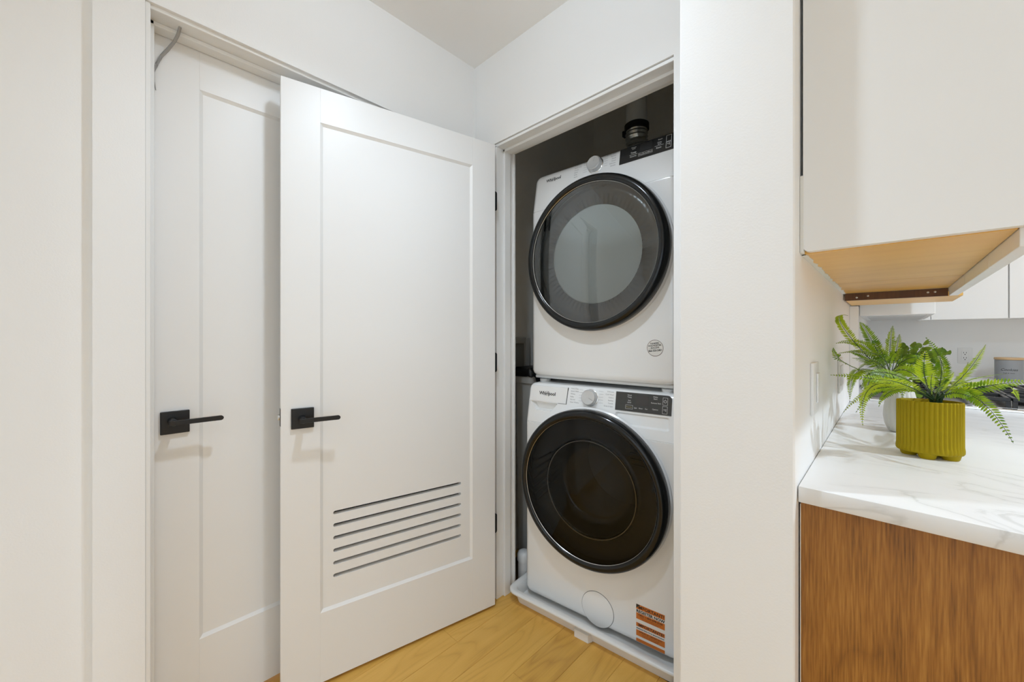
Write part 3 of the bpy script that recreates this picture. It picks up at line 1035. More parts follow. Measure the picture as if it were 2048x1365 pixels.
for txt, z_, sz, b_ in (('TANKERS', 1.1665, 0.0082, 0.0002), ('KNOWHITEK', 1.1585, 0.0082, 0.0002), ('SOUZINI', 1.1505, 0.0082, 0.0002), ('866-520-2461', 1.139, 0.0092, 0.0003)):
    me = text_mesh(txt, sz, 'CENTER', bold=b_)
    ca, sa = math.cos(R(6)), math.sin(R(6))
    def put(a, b, c, z_=z_):
        xx, zz = a, b + z_ - 1.149
        return (0.588 + xx * ca - zz * sa, -0.0011, 1.149 + xx * sa + zz * ca)
    sl.mesh(me, fn=put)
sl.box(0.564, 0.612, -0.0011, -0.0006, 1.1448, 1.1454)
sl.build('sticker_lettering', M['ink'], rs, kind='stuff')

# ---- drain pan under the washer
pan = empty('drain_pan', (-1.243, 1.243, 0), R(5.7), label='white plastic drain pan with a rolled lip under the washer', cat='drain pan')
pw, pdp = 0.765, 0.88
prof = [(0.034, 0.0005), (0.022, 0.040), (0.006, 0.046), (0.001, 0.050), (0.0, 0.055), (0.003, 0.060), (0.010, 0.062), (0.026, 0.060), (0.031, 0.055), (0.038, 0.010), (0.044, 0.008)]
p = MB()
rg = []
for i, z in prof:
    rg.append([(a, b, z) for a, b in rrect(i, pw - i, i, pdp - i, max(0.050 - i * 0.6, 0.01), 6)])
p.loops(rg, True, True)
p.build('tray', M['plastic'], pan, True, 50)
tb = MB()
tb.loops([[(0.335, 0.030, z), (0.345, 0.012, z), (0.405, 0.012, z), (0.415, 0.030, z)] for z in (0.0005, 0.030)])
tb.build('front_tab', M['plastic'], pan)

# ---- things in the closet
vd = empty('vent_duct', (-0.885, 1.79, 0), label='white vent pipe with foil duct rising behind the dryer controls', cat='vent duct')
MB().lathe([(0.050, 2.20), (0.050, 2.999)], (0, 0, 0), 'Z', 32, True, True).build('pipe', M['pvc'], vd, True)
MB().lathe([(0.052, 2.192), (0.0575, 2.196), (0.0575, 2.222), (0.052, 2.226)], (0, 0, 0), 'Z', 32, True, True).build('clamp_band', M['slot'], vd, True)
MB().box(-0.072, -0.050, -0.012, 0.012, 2.185, 2.215, 0.003, 1).build('clamp_screw', M['slot'], vd)
pts, rad = [], []
path = [Vector((0, 0, 2.205)), Vector((0, 0.0, 2.15)), Vector((0.0, 0.01, 2.10)), Vector((0, 0.05, 2.06)), Vector((0, 0.13, 2.045)), Vector((0, 0.25, 2.045)), Vector((0, 0.36, 2.04)), Vector((0, 0.43, 2.02)), Vector((0, 0.47, 1.96)), Vector((0, 0.475, 1.85)), Vector((0, 0.475, 1.6))]
for a, b in zip(path, path[1:]):
    n = max(2, int((b - a).length / 0.009))
    for k in range(n):
        pts.append(tuple(a.lerp(b, k / n)))
        rad.append(0.0535 if len(rad) % 2 else 0.0475)
MB().tube(pts, rad, 24).build('flexible_duct', M['foil'], vd, True, 30)

bn = empty('plastic_bin', (-1.385, 1.60, 0), label='tall grey bin with a black bag edge between the closet wall and the washer', cat='bin')
b_ = MB()
b_.loops([[(a, c, z) for a, c in rrect(-0.065 - q, 0.065 + q, -0.09 - q, 0.10 + q, 0.03, 4)] for z, q in ((0.002, -0.012), (0.95, 0.0), (0.952, 0.008), (0.992, 0.010), (0.995, 0.004))])
b_.build('bin_body', M['grey_bin'], bn, True, 30)
bg = MB()
ring0 = rrect(-0.080, 0.080, -0.105, 0.115, 0.035, 6)
n = len(ring0)
def wav(k, amp):
    return amp * (math.sin(k * 1.7) + 0.6 * math.sin(k * 2.9 + 1))
bg.loops([[(a, c, 0.988 + wav(k, 0.003)) for k, (a, c) in enumerate(ring0)], [(a * 1.03, c * 1.02, 1.004 + wav(k, 0.002)) for k, (a, c) in enumerate(ring0)],
          [(a, c, 1.024 + wav(k, 0.004)) for k, (a, c) in enumerate(ring0)], [(a * 0.8, c * 0.85, 1.030 + wav(k, 0.003)) for k, (a, c) in enumerate(ring0)]])
bg.build('bag_edge', M['bag'], bn, True, 60)
fp = MB()
fp.loops([[(0.078, -0.10, 1.00), (0.078, -0.02, 1.00), (0.078, 0.06, 1.00)], [(0.10, -0.10, 0.985), (0.105, -0.02, 0.98), (0.10, 0.06, 0.985)], [(0.115, -0.095, 0.93), (0.12, -0.02, 0.90), (0.11, 0.06, 0.93)], [(0.113, -0.07, 0.90), (0.117, -0.02, 0.88), (0.108, 0.05, 0.90)]], False, False, closed=False)
fp.build('bag_flap', M['bag'], bn, True, 60)

ap = empty('access_panel', (-1.5, 1.54, 0), label='grey framed access panel on the closet side wall above the bin', cat='access panel')
f_ = MB()
for y0, y1, z0, z1 in ((-0.16, -0.125, 0.82, 1.19), (0.105, 0.14, 0.82, 1.19), (-0.125, 0.105, 0.82, 0.85), (-0.125, 0.105, 1.155, 1.19)):
    f_.box(0.0, 0.022, y0, y1, z0, z1, 0.006, 2)
f_.build('frame', M['grey_bin'], ap)
MB().box(0.0, 0.006, -0.125, 0.105, 0.85, 1.155).build('panel', plain('grey_panel', (0.25, 0.24, 0.22), 0.5), ap)

dpipe = MB().lathe([(0.030, 0.0), (0.030, 0.10), (0.034, 0.102), (0.034, 0.128), (0.030, 0.140), (0.018, 0.148), (0.002, 0.150)], (-1.300, 1.432, -0.012), 'Z', 24, True, True)
dpipe.build('drain_pipe', M['plastic'], None, True, label='short capped white drain pipe on the closet floor beside the washer', cat='pipe')

# ------------------------------------------------------------------ kitchen: wall cabinets on the partition
uc = empty('wall_cabinet', (0, 0, 0), label='near white wall cabinet with blank end panel and plywood underside', cat='cabinet')
CX0, CX1 = -0.118, 0.137
e = MB()
pts = rrect(CX0, 0.160, 1.352, 2.30, 0.010, 5, (1, 0, 0, 0))
extrude_poly(e, pts, 0.918, 0.018)
e.build('end_panel', M['cabinet'], uc)
MB().box(CX0 + 0.0, CX1, 0.9365, 1.5178, 1.3505, 1.366).build('bottom_panel', M['ply'], uc)
MB().box(CX0, 0.1375, 0.9365, 1.519, 1.3662, 2.30).build('body', M['cabinet'], uc)
for y0, y1 in ((0.9365, 1.1838), (1.1868, 1.5190)):
    MB().box(0.1385, 0.158, y0, y1, 1.324, 2.30, 0.0008, 1).build('door', M['cabinet'], uc)
cs = MB()
cs.box(XR + 0.0003, CX0 + 0.001, 0.916, 0.934, 1.350, 1.497, 0.001, 1)
cs.build('filler_strip', M['caulk'], uc)
cs = MB()
rnd = random.Random(3)
yy = 0.94
prev = None
lo, up = [], []
while yy < 1.90:
    wv = rnd.uniform(0.001, 0.007)
    lo.append((XR + 0.0003, yy, 1.3485))
    up.append((CX0 + wv, yy, 1.3492))
    yy += 0.02
cs.loops([lo, up, [(a + 0.0, b, 1.3515) for a, b, c in up], [(a, b, 1.3515) for a, b, c in lo]], False, False, closed=False)
cs.build('caulk_bead', M['caulk'], uc)

uc2 = empty('wall_cabinet', (0, 0, 0), label='second white wall cabinet from the hall, with a dark batten under its plywood bottom', cat='cabinet')
MB().box(CX0, CX1, 1.5205, 1.888, 1.3505, 1.366).build('bottom_panel', M['ply'], uc2)
MB().box(CX0, 0.1375, 1.5205, 2.200, 1.3662, 2.30).build('body', M['cabinet'], uc2)
MB().box(0.1385, 0.158, 1.5222, 1.888, 1.324, 2.30, 0.0008, 1).build('door', M['cabinet'], uc2)
bt = MB().box(CX0, CX1, 1.8885, 1.902, 1.3245, 1.3500).build('batten', M['dark_wood'], uc2)
for sx, sz in ((-0.085, 1.334), (-0.055, 1.338), (0.092, 1.339), (0.108, 1.3395)):
    MB().lathe([(0.0032, -0.001), (0.0032, 0.0012), (0.002, 0.002)], (sx, 1.8885, sz), 'Y', 12, False, True).build('screw', M['steel'], bt, True)
MB().box(CX0 + 0.002, 0.170, 1.9025, 2.200, 1.3245, 1.340).build('lower_panel', M['ply'], uc2)
MB().box(0.139, 0.158, 1.9025, 2.200, 1.3402, 2.30, 0.0008, 1).build('door', M['cabinet'], uc2)

hd = empty('range_hood', (0, 0, 0), label='slim white hood above the gas range', cat='hood')
MB().box(-0.093, 0.131, 2.27, 2.95, 1.283, 1.40, 0.0015, 1).build('hood_body', M['cabinet'], hd)
MB().box(-0.07, 0.110, 2.32, 2.90, 1.279, 1.2835).build('filter_plate', M['pocket'], hd)
MB().box(-0.122, 0.131, 2.27, 2.95, 1.401, 2.30).build('flue_box', M['cabinet'], hd)

uc3 = empty('wall_cabinet', (0, 0, 0), label='white wall cabinet in the corner past the hood', cat='cabinet')
MB().box(-0.122, 0.135, 2.955, 3.865, 1.312, 2.30).build('body', M['cabinet'], uc3)
MB().box(0.136, 0.155, 2.956, 3.40, 1.305, 2.30, 0.0008, 1).build('door', M['cabinet'], uc3)
MB().box(0.136, 0.155, 3.404, 3.85, 1.305, 2.30, 0.0008, 1).build('door', M['cabinet'], uc3)

uc4 = empty('wall_cabinet', (0, 0, 0), label='row of flat white doors on the far kitchen wall above the outlet', cat='cabinet')
MB().box(0.156, 2.2, 3.89, YK - 0.001, 1.312, 2.30).build('body', M['cabinet'], uc4)
for a, b in ((0.203, 0.5285), (0.5345, 0.935), (0.941, 1.34), (1.346, 1.745), (1.751, 2.15)):
    MB().box(a, b, 3.87, 3.8895, 1.308, 2.30, 0.001, 1).build('door', M['cabinet'], uc4)
MB().box(0.156, 0.2005, 3.872, 3.8895, 1.308, 2.30).build('filler', M['cabinet'], uc4)

# ------------------------------------------------------------------ base cabinets, worktops
bc = empty('base_cabinet', (0, 0, 0), label='oak base cabinet whose end panel faces the hall under the worktop', cat='cabinet')
MB().box(-0.1195, 0.52, 0.903, 0.922, 0.0, 0.884, 0.0006, 1).build('end_panel', M['walnut'], bc)
MB().box(-0.1195, 0.50, 0.9225, 2.29, 0.09, 0.884).build('body', M['cabinet'], bc)
for y0, y1 in ((0.924, 1.376), (1.380, 1.832), (1.836, 2.288)):
    MB().box(0.501, 0.52, y0, y1, 0.10, 0.880, 0.001, 1).build('door', M['walnut'], bc)
MB().box(-0.1195, 0.45, 0.9225, 2.29, 0.0, 0.09).build('plinth', M['walnut'], bc)
MB().box(-0.1206, -0.1193, 0.9022, 0.9045, 0.05, 0.878, 0.0003, 1).build('caulk_line', M['caulk'], bc)
ct = MB().box(-0.1215, 0.545, 0.887, 2.292, 0.885, 0.915, 0.0022, 2)
ct.build('worktop', M['quartz'], None, True, 35, label='veined white quartz worktop carrying the two potted plants', cat='worktop')

bc2 = empty('base_cabinet', (0, 0, 0), label='oak base cabinet past the range in the far kitchen corner', cat='cabinet')
MB().box(-0.1195, 0.50, 3.045, 4.198, 0.0, 0.884).build('body', M['cabinet'], bc2)
MB().box(0.501, 2.2, 3.60, 4.198, 0.0, 0.884).build('body', M['cabinet'], bc2)
for a, b in ((0.53, 1.08), (1.084, 1.64), (1.644, 2.198)):
    MB().box(a, b, 3.58, 3.599, 0.10, 0.88, 0.001, 1).build('door', M['walnut'], bc2)
c_ = MB()
pp = [(-0.1215, 3.043), (0.53, 3.043), (0.53, 3.56), (2.22, 3.56), (2.22, 4.1985), (-0.1215, 4.1985)]
c_.loops([[(a, b, 0.885) for a, b in pp], [(a, b, 0.915) for a, b in pp]])
c_.build('worktop', M['quartz'], None, label='white quartz worktop in the far corner under the canister', cat='worktop')

# gas range
rg_ = empty('gas_range', (0, 0, 0), label='stainless gas range with black grates set between the worktops', cat='range')
MB().box(-0.11, 0.54, 2.300, 3.035, 0.0, 0.905).build('body', M['steel'], rg_)
c_ = MB().box(-0.112, 0.56, 2.297, 3.038, 0.9055, 0.926, 0.004, 2)
ck = c_.build('cooktop', M['chrome'], rg_, True, 35)
MB().box(-0.085, 0.535, 2.32, 3.015, 0.926, 0.9275).build('cooktop_well', M['steel'], ck)
for bx, by in ((0.06, 2.47), (0.40, 2.47), (0.06, 2.86), (0.40, 2.86), (0.23, 2.665)):
    MB().lathe([(0.050, 0.9275), (0.046, 0.940), (0.036, 0.941), (0.036, 0.948), (0.030, 0.951)], (bx, by, 0), 'Z', 24, True, True).build('burner', M['iron'], rg_, True)
for x0, x1 in ((-0.075, 0.128), (0.132, 0.325), (0.329, 0.528)):
    g = MB()
    for yy in (2.335, 2.62, 2.70, 3.00):
        g.box(x0, x1, yy - 0.006, yy + 0.006, 0.950, 0.964, 0.002, 1)
    for xx in (x0 + 0.006, (x0 + x1) / 2, x1 - 0.006):
        g.box(xx - 0.006, xx + 0.006, 2.33, 3.005, 0.950, 0.964, 0.002, 1)
    for yy in (2.47, 2.86):
        g.box(x0, x0 + 0.075, yy - 0.005, yy + 0.005, 0.952, 0.966, 0.002, 1)
        g.box(x1 - 0.075, x1, yy - 0.005, yy + 0.005, 0.952, 0.966, 0.002, 1)
    for xx in (x0 + 0.006, x1 - 0.006):
        for yy in (2.335, 2.66, 3.00):
            g.box(xx - 0.006, xx + 0.006, yy - 0.006, yy + 0.006, 0.926, 0.951)
    g.build('grate', M['iron'], rg_)
for k in range(5):
    MB().lathe([(0.022, 0.0), (0.022, 0.02), (0.018, 0.03)], (0.541, 2.40 + 0.13 * k, 0.84), 'X', 20, True, True).build('knob', M['steel'], rg_, True)

# ------------------------------------------------------------------ electrical plates
ol = empty('outlet', (0.383, YK, 1.06), label='white duplex outlet on the far kitchen wall beside the canister', cat='outlet')
MB().box(-0.034, 0.034, -0.006, 0.0, -0.056, 0.056, 0.002, 2).build('cover_plate', M['plastic'], ol, True)
MB().box(-0.017, 0.017, -0.0085, -0.006, -0.034, 0.034, 0.001, 1).build('receptacle', M['plastic'], ol)
for zc in (-0.018, 0.018):
    so = MB()
    so.box(-0.0075, -0.0050, -0.0088, -0.0080, zc - 0.001, zc + 0.008)
    so.box(0.0050, 0.0075, -0.0088, -0.0080, zc - 0.001, zc + 0.008)
    so.lathe([(0.0030, 0.0080), (0.0030, 0.0088)], (0, 0, zc - 0.009), 'Y', 10, True, True)
    so.build('socket', M['ink'], ol)

sw = empty('light_switch', (XR, 1.098, 1.077), R(90), label='white rocker switch plate on the kitchen wall under the near cabinet', cat='switch')
MB().box(-0.043, 0.043, -0.006, 0.0, -0.057, 0.057, 0.002, 2).build('cover_plate', M['plastic'], sw, True)
MB().box(-0.002, 0.030, -0.0095, -0.006, -0.033, 0.033, 0.0015, 1).build('rocker', M['plastic'], sw)
so = empty('outlet', (XR, 1.735, 1.062), R(90), label='white outlet plate on the kitchen wall behind the fern tips', cat='outlet')
MB().box(-0.060, 0.060, -0.006, 0.0, -0.058, 0.058, 0.002, 2).build('cover_plate', M['plastic'], so, True)
for xc in (-0.024, 0.024):
    MB().box(xc - 0.017, xc + 0.017, -0.009, -0.006, -0.034, 0.034, 0.001, 1).build('receptacle', M['plastic'], so)

# ------------------------------------------------------------------ things on the worktops
cn = empty('canister', (0.548, 3.99, 0.915), label='grey cookie canister with a pale wood lid in the far corner', cat='canister')
MB().lathe([(0.056, 0.0), (0.059, 0.003), (0.059, 0.128), (0.058, 0.131), (0.056, 0.131)], (0, 0, 0), 'Z', 48, True, True).build('canister_body', M['canister'], cn, True)
MB().lathe([(0.058, 0.1315), (0.0615, 0.133), (0.0615, 0.143), (0.060, 0.146)], (0, 0, 0), 'Z', 48, True, True).build('lid', M['cork'], cn, True)
tx = MB()
fa = math.atan2(-3.99, -0.548)
for s_, z_, sz, sh in (('Cookies', 0.070, 0.0215, 0.35), ('fresh & sweet', 0.049, 0.0085, 0.2)):
    me = text_mesh(s_, sz, 'CENTER', shear=sh)
    tx.mesh(me, fn=lambda a, b, c, z_=z_: (0.0594 * math.cos(fa + a / 0.0594), 0.0594 * math.sin(fa + a / 0.0594), z_ + b))
tx.build('canister_lettering', M['ink'], cn, kind='stuff')

# ---- fern and pot data (metres, from the crown of each plant)
POT_FRONDS = [
    ((0.000, 0.000, 0.000), (0.067, -0.005, 0.037), (0.132, 0.002, 0.051), 0.030),
    ((0.000, 0.000, 0.003), (0.049, 0.089, 0.039), (0.129, 0.208, 0.053), 0.026),
    ((0.007, 0.021, 0.007), (0.062, 0.172, 0.052), (0.105, 0.282, 0.123), 0.026),
    ((0.002, 0.016, 0.010), (0.023, 0.105, 0.063), (-0.011, 0.101, 0.142), 0.026),
    ((-0.006, -0.020, 0.013), (-0.022, -0.077, 0.055), (-0.020, -0.089, 0.114), 0.034),
    ((-0.001, -0.015, 0.002), (0.047, -0.079, 0.030), (0.093, -0.119, -0.059), 0.026),
    ((0.003, 0.017, -0.002), (0.116, 0.223, 0.037), (0.163, 0.310, -0.021), 0.024),
    ((-0.005, -0.019, 0.004), (-0.060, -0.128, 0.061), (-0.106, -0.186, 0.065), 0.032),
    ((-0.006, -0.020, 0.002), (-0.104, -0.114, 0.046), (-0.118, -0.156, -0.053), 0.028),
    ((-0.007, -0.021, 0.002), (-0.092, -0.034, 0.029), (-0.158, -0.041, -0.045), 0.024),
    ((-0.006, -0.006, 0.003), (-0.067, 0.019, 0.021), (-0.095, 0.019, -0.031), 0.022),
    ((-0.004, -0.004, 0.003), (-0.088, -0.016, 0.040), (-0.184, -0.039, 0.046), 0.022),
    ((-0.004, 0.010, 0.001), (-0.075, 0.080, 0.034), (-0.139, 0.047, -0.055), 0.024),
    ((0.004, 0.032, 0.003), (0.022, 0.133, 0.024), (0.043, 0.194, 0.053), 0.018),
    ((-0.004, -0.031, 0.006), (-0.013, -0.096, 0.036), (-0.011, -0.108, 0.066), 0.016),
    ((0.000, -0.028, 0.003), (0.022, -0.076, 0.027), (0.051, -0.076, 0.014), 0.022),
    ((-0.007, -0.021, 0.004), (-0.048, -0.088, 0.035), (-0.075, -0.142, 0.027), 0.028),
    ((0.003, 0.017, 0.001), (0.046, 0.169, 0.017), (0.072, 0.250, 0.077), 0.018),
    ((-0.006, -0.020, 0.002), (-0.060, -0.156, 0.048), (-0.105, -0.226, 0.055), 0.030),
    ((-0.004, -0.004, 0.003), (-0.041, 0.016, 0.065), (-0.075, 0.038, 0.049), 0.028),
    ((0.001, 0.015, 0.001), (0.013, 0.054, 0.054), (0.012, 0.095, 0.102), 0.026),
    ((0.001, -0.013, 0.002), (0.042, -0.042, 0.031), (0.066, -0.062, -0.001), 0.024),
    ((-0.006, -0.020, 0.002), (-0.060, -0.099, 0.032), (-0.093, -0.132, -0.004), 0.026),
    ((0.001, 0.042, -0.002), (-0.016, 0.138, 0.059), (-0.022, 0.201, 0.092), 0.026),
    ((0.001, -0.013, 0.004), (0.064, 0.048, 0.041), (0.114, 0.124, 0.027), 0.026),
    ((-0.003, -0.044, 0.007), (-0.002, -0.127, 0.042), (0.010, -0.143, 0.057), 0.020),
]
VASE_FRONDS = [
    ((0.000, 0.000, 0.000), (-0.103, -0.142, 0.158), (-0.086, -0.097, 0.184), 0.022),
    ((-0.004, -0.004, 0.014), (-0.036, -0.049, 0.112), (-0.062, -0.073, 0.165), 0.028),
    ((0.000, 0.000, 0.014), (-0.000, -0.014, 0.094), (0.006, -0.008, 0.155), 0.028),
    ((0.003, 0.003, 0.014), (0.013, 0.041, 0.079), (0.021, 0.062, 0.131), 0.026),
    ((0.000, 0.000, 0.007), (-0.048, -0.004, 0.100), (-0.119, -0.022, 0.103), 0.024),
    ((-0.001, -0.001, 0.004), (-0.091, -0.129, 0.045), (-0.112, -0.178, 0.093), 0.026),
    ((0.000, 0.000, 0.007), (-0.019, -0.130, 0.079), (-0.096, -0.246, 0.080), 0.030),
    ((0.001, 0.001, 0.007), (0.030, -0.041, 0.064), (0.070, -0.029, 0.062), 0.028),
    ((0.000, 0.000, 0.000), (-0.064, -0.132, 0.040), (-0.078, -0.172, -0.046), 0.028),
    ((0.000, 0.000, 0.000), (-0.034, -0.130, 0.021), (-0.045, -0.169, -0.030), 0.030),
    ((0.003, 0.003, 0.000), (0.020, -0.050, 0.012), (0.025, -0.060, -0.045), 0.028),
    ((0.003, 0.003, 0.000), (0.035, -0.036, 0.040), (0.054, -0.031, 0.020), 0.030),
    ((0.000, 0.000, 0.007), (-0.029, -0.126, 0.062), (-0.061, -0.198, 0.034), 0.030),
    ((0.000, 0.000, 0.011), (-0.017, 0.081, 0.073), (-0.054, 0.101, 0.095), 0.028),
    ((0.000, 0.000, 0.007), (-0.035, -0.089, 0.053), (-0.074, -0.154, 0.065), 0.032),
    ((0.000, 0.000, 0.007), (-0.042, -0.110, 0.033), (-0.077, -0.144, 0.002), 0.030),
    ((0.000, 0.000, 0.007), (-0.027, -0.110, 0.034), (-0.057, -0.138, -0.021), 0.030),
    ((0.001, 0.001, 0.014), (-0.015, -0.111, 0.082), (-0.034, -0.144, 0.112), 0.028),
    ((0.001, 0.001, 0.011), (0.020, -0.036, 0.046), (0.050, -0.007, 0.032), 0.030),
    ((0.001, 0.001, 0.011), (-0.000, -0.070, 0.060), (0.010, -0.074, 0.078), 0.030),
    ((0.001, 0.001, 0.011), (0.036, 0.021, 0.044), (0.062, 0.046, -0.003), 0.030),
    ((0.000, 0.000, 0.007), (-0.015, -0.098, 0.020), (-0.005, -0.102, -0.026), 0.028),
    ((0.000, 0.000, 0.011), (-0.048, -0.004, 0.067), (-0.091, 0.010, 0.077), 0.024),
    ((0.001, 0.001, 0.011), (0.033, 0.101, 0.074), (0.050, 0.145, 0.054), 0.026),
]
ROUND_STEMS = [
    ((0.003, 0.003, 0.007), (0.021, 0.062, 0.056), (0.021, 0.076, 0.087)),
    ((0.003, 0.003, 0.007), (0.035, 0.075, 0.063), (0.042, 0.096, 0.091)),
    ((0.003, 0.003, 0.007), (0.048, 0.102, 0.055), (0.073, 0.140, 0.094)),
    ((0.003, 0.003, 0.007), (0.064, 0.118, 0.093), (0.092, 0.158, 0.047)),
    ((0.003, 0.003, 0.007), (0.079, 0.145, 0.077), (0.134, 0.226, 0.069)),
    ((0.003, 0.003, 0.000), (0.064, 0.118, 0.025), (0.089, 0.156, 0.021)),
    ((0.003, 0.003, -0.007), (0.037, 0.078, -0.003), (0.064, 0.103, -0.059)),
    ((0.003, 0.003, 0.007), (0.055, 0.150, 0.046), (0.112, 0.233, 0.076)),
]


def bez(a, b, c, t):
    return a * (1 - t) ** 2 + b * 2 * t * (1 - t) + c * t * t


def leaflet(bm, base, d, nrm, L, W):
    """pointed leaf folded along its midrib"""
    side = d.cross(nrm).normalized()
    pts = [base, base + d * L * 0.35, base + d * L * 0.72, base + d * L - nrm * L * 0.08]
    mid = [bm.verts.new(p) for p in pts]
    l1 = bm.verts.new(pts[1] + side * W * 0.5 + nrm * W * 0.10)
    r1 = bm.verts.new(pts[1] - side * W * 0.5 + nrm * W * 0.10)
    l2 = bm.verts.new(pts[2] + side * W * 0.42 + nrm * W * 0.06)
    r2 = bm.verts.new(pts[2] - side * W * 0.42 + nrm * W * 0.06)
    for f in ((mid[0], mid[1], l1), (mid[0], r1, mid[1]), (mid[1], mid[2], l2, l1), (mid[1], r1, r2, mid[2]), (mid[2], mid[3], l2), (mid[2], r2, mid[3])):
        bm.faces.new(f)


def frond(parent, base, ctrl, tip, wd, mat, rnd, start=0.22):
    base, via, tip = Vector(base), Vector(ctrl), Vector(tip)
    ctrl = via * 1.7 - (base + tip) * 0.35      # the curve passes close to the middle point
    L = sum((bez(base, ctrl, tip, (k + 1) / 10) - bez(base, ctrl, tip, k / 10)).length for k in range(10))
    n = max(12, int(L / 0.0064))
    roll = rnd.uniform(-0.5, 0.5)
    lf = MB()
    for k in range(n):
        t = start + (1 - start) * (k + 0.5) / n
        p = bez(base, ctrl, tip, t)
        tg = (bez(base, ctrl, tip, min(t + 0.02, 1)) - bez(base, ctrl, tip, t - 0.02)).normalized()
        up = Vector((-0.35, -0.75, 0.55))      # the upper side of the leaf
        sd = tg.cross(up).normalized()
        nr = sd.cross(tg).normalized()
        sd = (sd * math.cos(roll) + nr * math.sin(roll)).normalized()
        nr = sd.cross(tg).normalized()
        q = (k + 0.5) / n
        prof = (min(1.0, 0.55 + q * 2.2)) * (1 - q ** 2.6) + 0.06
        for s in (-1, 1):
            d = (sd * s * 0.88 + tg * 0.46 + nr * rnd.uniform(-0.12, 0.12)).normalized()
            leaflet(lf.bm, p, d, nr, wd * prof * rnd.uniform(0.78, 0.95), 0.0042 * (0.5 + 0.5 * prof))
    lv = lf.build('frond', mat, parent, True, 60)
    pts = [bez(base, ctrl, tip, k / 14) for k in range(15)]
    MB().tube(pts, [0.0011 - 0.0008 * k / 14 for k in range(15)], 5).build('rachis', M['stem'], lv, True)


# mustard pot with fern
PC = Vector((0.066, 1.312, 0.915))
pf = empty('potted_fern', PC, R(10), label='artificial green fern in a fluted mustard yellow oval pot', cat='plant')
p = MB()
def oval(a, b, z, flute, nfl=42, seg=252):
    ring = []
    for k in range(seg):
        th = 2 * math.pi * k / seg
        m_ = 1 + flute * (abs(math.cos(nfl * th / 2)) - 0.6)
        ring.append((a * math.cos(th) * m_, b * math.sin(th) * m_, z))
    return ring
PA, PB = 0.0545, 0.0340
levels = [(0.93, 0.011, 0.0), (0.98, 0.0125, 0.015), (1.018, 0.016, 0.025), (1.015, 0.022, 0.04), (0.993, 0.030, 0.05), (0.99, 0.060, 0.055), (0.99, 0.126, 0.055), (0.985, 0.1285, 0.045), (0.965, 0.1295, 0.02), (0.93, 0.128, 0.0), (0.92, 0.100, 0.0)]
p.loops([oval(PA * s_, PB * s_, z_, fl_) for s_, z_, fl_ in levels])
p.build('pot', M['pot'], pf, True, 50)
MB().loops([oval(PA * 0.925, PB * 0.925, 0.100, 0, seg=48), oval(PA * 0.925, PB * 0.925, 0.108, 0, seg=48)]).build('pot_filler', M['soil'], pf)
for a, b in ((-0.032, 0.008), (-0.008, -0.020), (0.032, -0.009), (0.014, 0.019)):
    MB().lathe([(0.0105, 0.0), (0.0125, 0.003), (0.0145, 0.0125)], (a, b, 0), 'Z', 20, True, True, 1.15, 0.9).build('foot', M['pot'], pf, True)
fr_root = empty('fern', Vector((0.076, 1.311, 1.048)), parent=None)
fr_root.parent = pf
inv = Matrix.Translation(PC) @ Matrix.Rotation(R(10), 4, 'Z')
fr_root.matrix_local = inv.inverted() @ Matrix.Translation(Vector((0.076, 1.311, 1.048)))
rnd = random.Random(11)
cm = MB()
for k in range(9):
    a = 2 * math.pi * k / 9
    cm.tube([(0.006 * math.cos(a), 0.006 * math.sin(a), -0.028), (0.006 * math.cos(a), 0.006 * math.sin(a), -0.012), (0.010 * math.cos(a), 0.010 * math.sin(a), 0.006), (0.016 * math.cos(a), 0.016 * math.sin(a), 0.016)], [0.0035, 0.0032, 0.0026, 0.0015], 6)
cm.build('crown', M['stem'], fr_root, True)
for k, (a, b, c, wd) in enumerate(POT_FRONDS):
    frond(fr_root, a, b, c, wd * 0.72, M['fern'] if k % 4 != 3 else M['fern_dark'], rnd)

# white vase with fern and round-leaved stems
VC = Vector((0.024, 1.606, 0.915))
vf = empty('vase_plant', VC, 0, label='white fluted vase behind the mustard pot, holding fern and round-leaved stems', cat='plant')
v = MB()
def flv(r, z, f_, n_=18, seg=108):
    return [(r * (1 + f_ * (abs(math.cos(n_ * math.pi * k / seg)) - 0.6)) * math.cos(2 * math.pi * k / seg), r * (1 + f_ * (abs(math.cos(n_ * math.pi * k / seg)) - 0.6)) * math.sin(2 * math.pi * k / seg), z) for k in range(seg)]
v.loops([flv(r * 0.9, z, f_) for r, z, f_ in ((0.026, 0.0005, 0), (0.031, 0.004, 0.01), (0.038, 0.022, 0.04), (0.0415, 0.045, 0.06), (0.040, 0.072, 0.06), (0.035, 0.100, 0.06), (0.029, 0.125, 0.05), (0.026, 0.146, 0.03), (0.026, 0.151, 0.0), (0.022, 0.151, 0.0), (0.021, 0.12, 0.0))])
v.build('vase', M['vase'], vf, True, 50)
pr = empty('greenery', Vector((0.001, 1.572, 1.068)) - VC, parent=vf)
for k, (a, b, c, wd) in enumerate(VASE_FRONDS):
    frond(pr, a, b, c, wd * 0.74, M['fern_dark'] if k % 3 == 1 else M['fern'], rnd)
MB().tube([(0.012, 0.026, -0.03), (0.006, 0.015, -0.005), (0.0, 0.003, 0.01)], [0.010, 0.009, 0.006], 8).build('stem_bundle', M['stem'], pr, True)
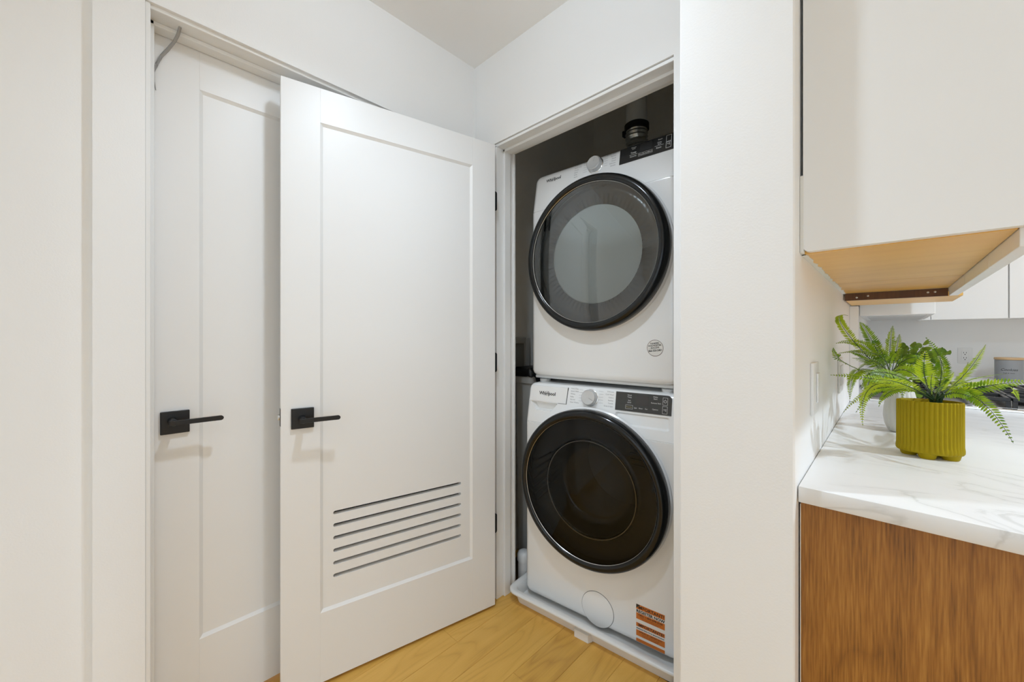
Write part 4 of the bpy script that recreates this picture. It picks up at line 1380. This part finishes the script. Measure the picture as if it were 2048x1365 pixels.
for a, b, c in ROUND_STEMS:
    a, b, c = Vector(a), Vector(b), Vector(c)
    MB()
    stx = MB().tube([bez(a, b, c, k / 10) for k in range(11)], [0.0016 - 0.0008 * k / 10 for k in range(11)], 5).build('stem', M['stem'], pr, True)
    lf = MB()
    for k in range(7):
        t = 0.45 + 0.55 * k / 6
        q = bez(a, b, c, t)
        for s in ((-1, 1) if k < 6 else (0,)):
            d = Vector((rnd.uniform(-0.6, 0.6) + 0.7 * s, rnd.uniform(-0.6, 0.3), rnd.uniform(-0.4, 0.9))).normalized()
            nr = Vector((-0.5 + rnd.uniform(-0.5, 0.5), -0.8, 0.4 + rnd.uniform(-0.5, 0.5))).normalized()
            sd = d.cross(nr).normalized()
            nr = sd.cross(d)
            rr = rnd.uniform(0.0065, 0.0095)
            ring = [tuple(q + d * (0.003 + rr * 1.1 + rr * 1.1 * math.cos(2 * math.pi * i / 10)) + sd * rr * 0.9 * math.sin(2 * math.pi * i / 10) + nr * rr * 0.15 * math.cos(4 * math.pi * i / 10)) for i in range(10)]
            lf.bm.faces.new([lf.bm.verts.new(x_) for x_ in ring])
    lf.build('round_leaves', M['round_leaf'], stx)

# ------------------------------------------------------------------ recessed ceiling lights (above the frame)
names = ['recessed ceiling light over the hall in front of the laundry closet', 'recessed ceiling light over the spot just behind the camera', 'recessed ceiling light far down the hall', 'recessed ceiling light by the rear wall',
         'recessed ceiling light over the kitchen worktop end', 'recessed ceiling light near the gas range', 'recessed ceiling light near the side wall']
gl = empty('ceiling_light', (-0.73, 0.50, H), label='lamp with an added glowing globe on the hall ceiling in front of the laundry closet', cat='ceiling light')
MB().lathe([(0.050, -0.0005), (0.050, -0.008), (0.022, -0.014), (0.020, -0.038)], (0, 0, 0), 'Z', 32, True, True).build('lamp_base', M['plastic'], gl, True)
MB().lathe([(0.040 * math.sin(math.pi * k / 16), -0.077 - 0.040 * math.cos(math.pi * k / 16)) for k in range(1, 16)], (0, 0, 0), 'Z', 32, True, True).build('globe', M['globe'], gl, True)  # globe form made up so the lamp also lights the ceiling
for (lx, ly, lp), lab in zip(LAMPS[1:], names[1:]):
    dl = empty('ceiling_light', (lx, ly, H), label=lab, cat='ceiling light', group='recessed ceiling lights')
    MB().lathe([(0.052, -0.001), (0.078, -0.001), (0.078, -0.006), (0.054, -0.010), (0.052, -0.001)], (0, 0, 0), 'Z', 32).build('trim_ring', M['plastic'], dl, True)
    MB().lathe([(0.052, -0.0012), (0.052, -0.003)], (0, 0, 0), 'Z', 32, True, True).build('lens', M['lamp'], dl)
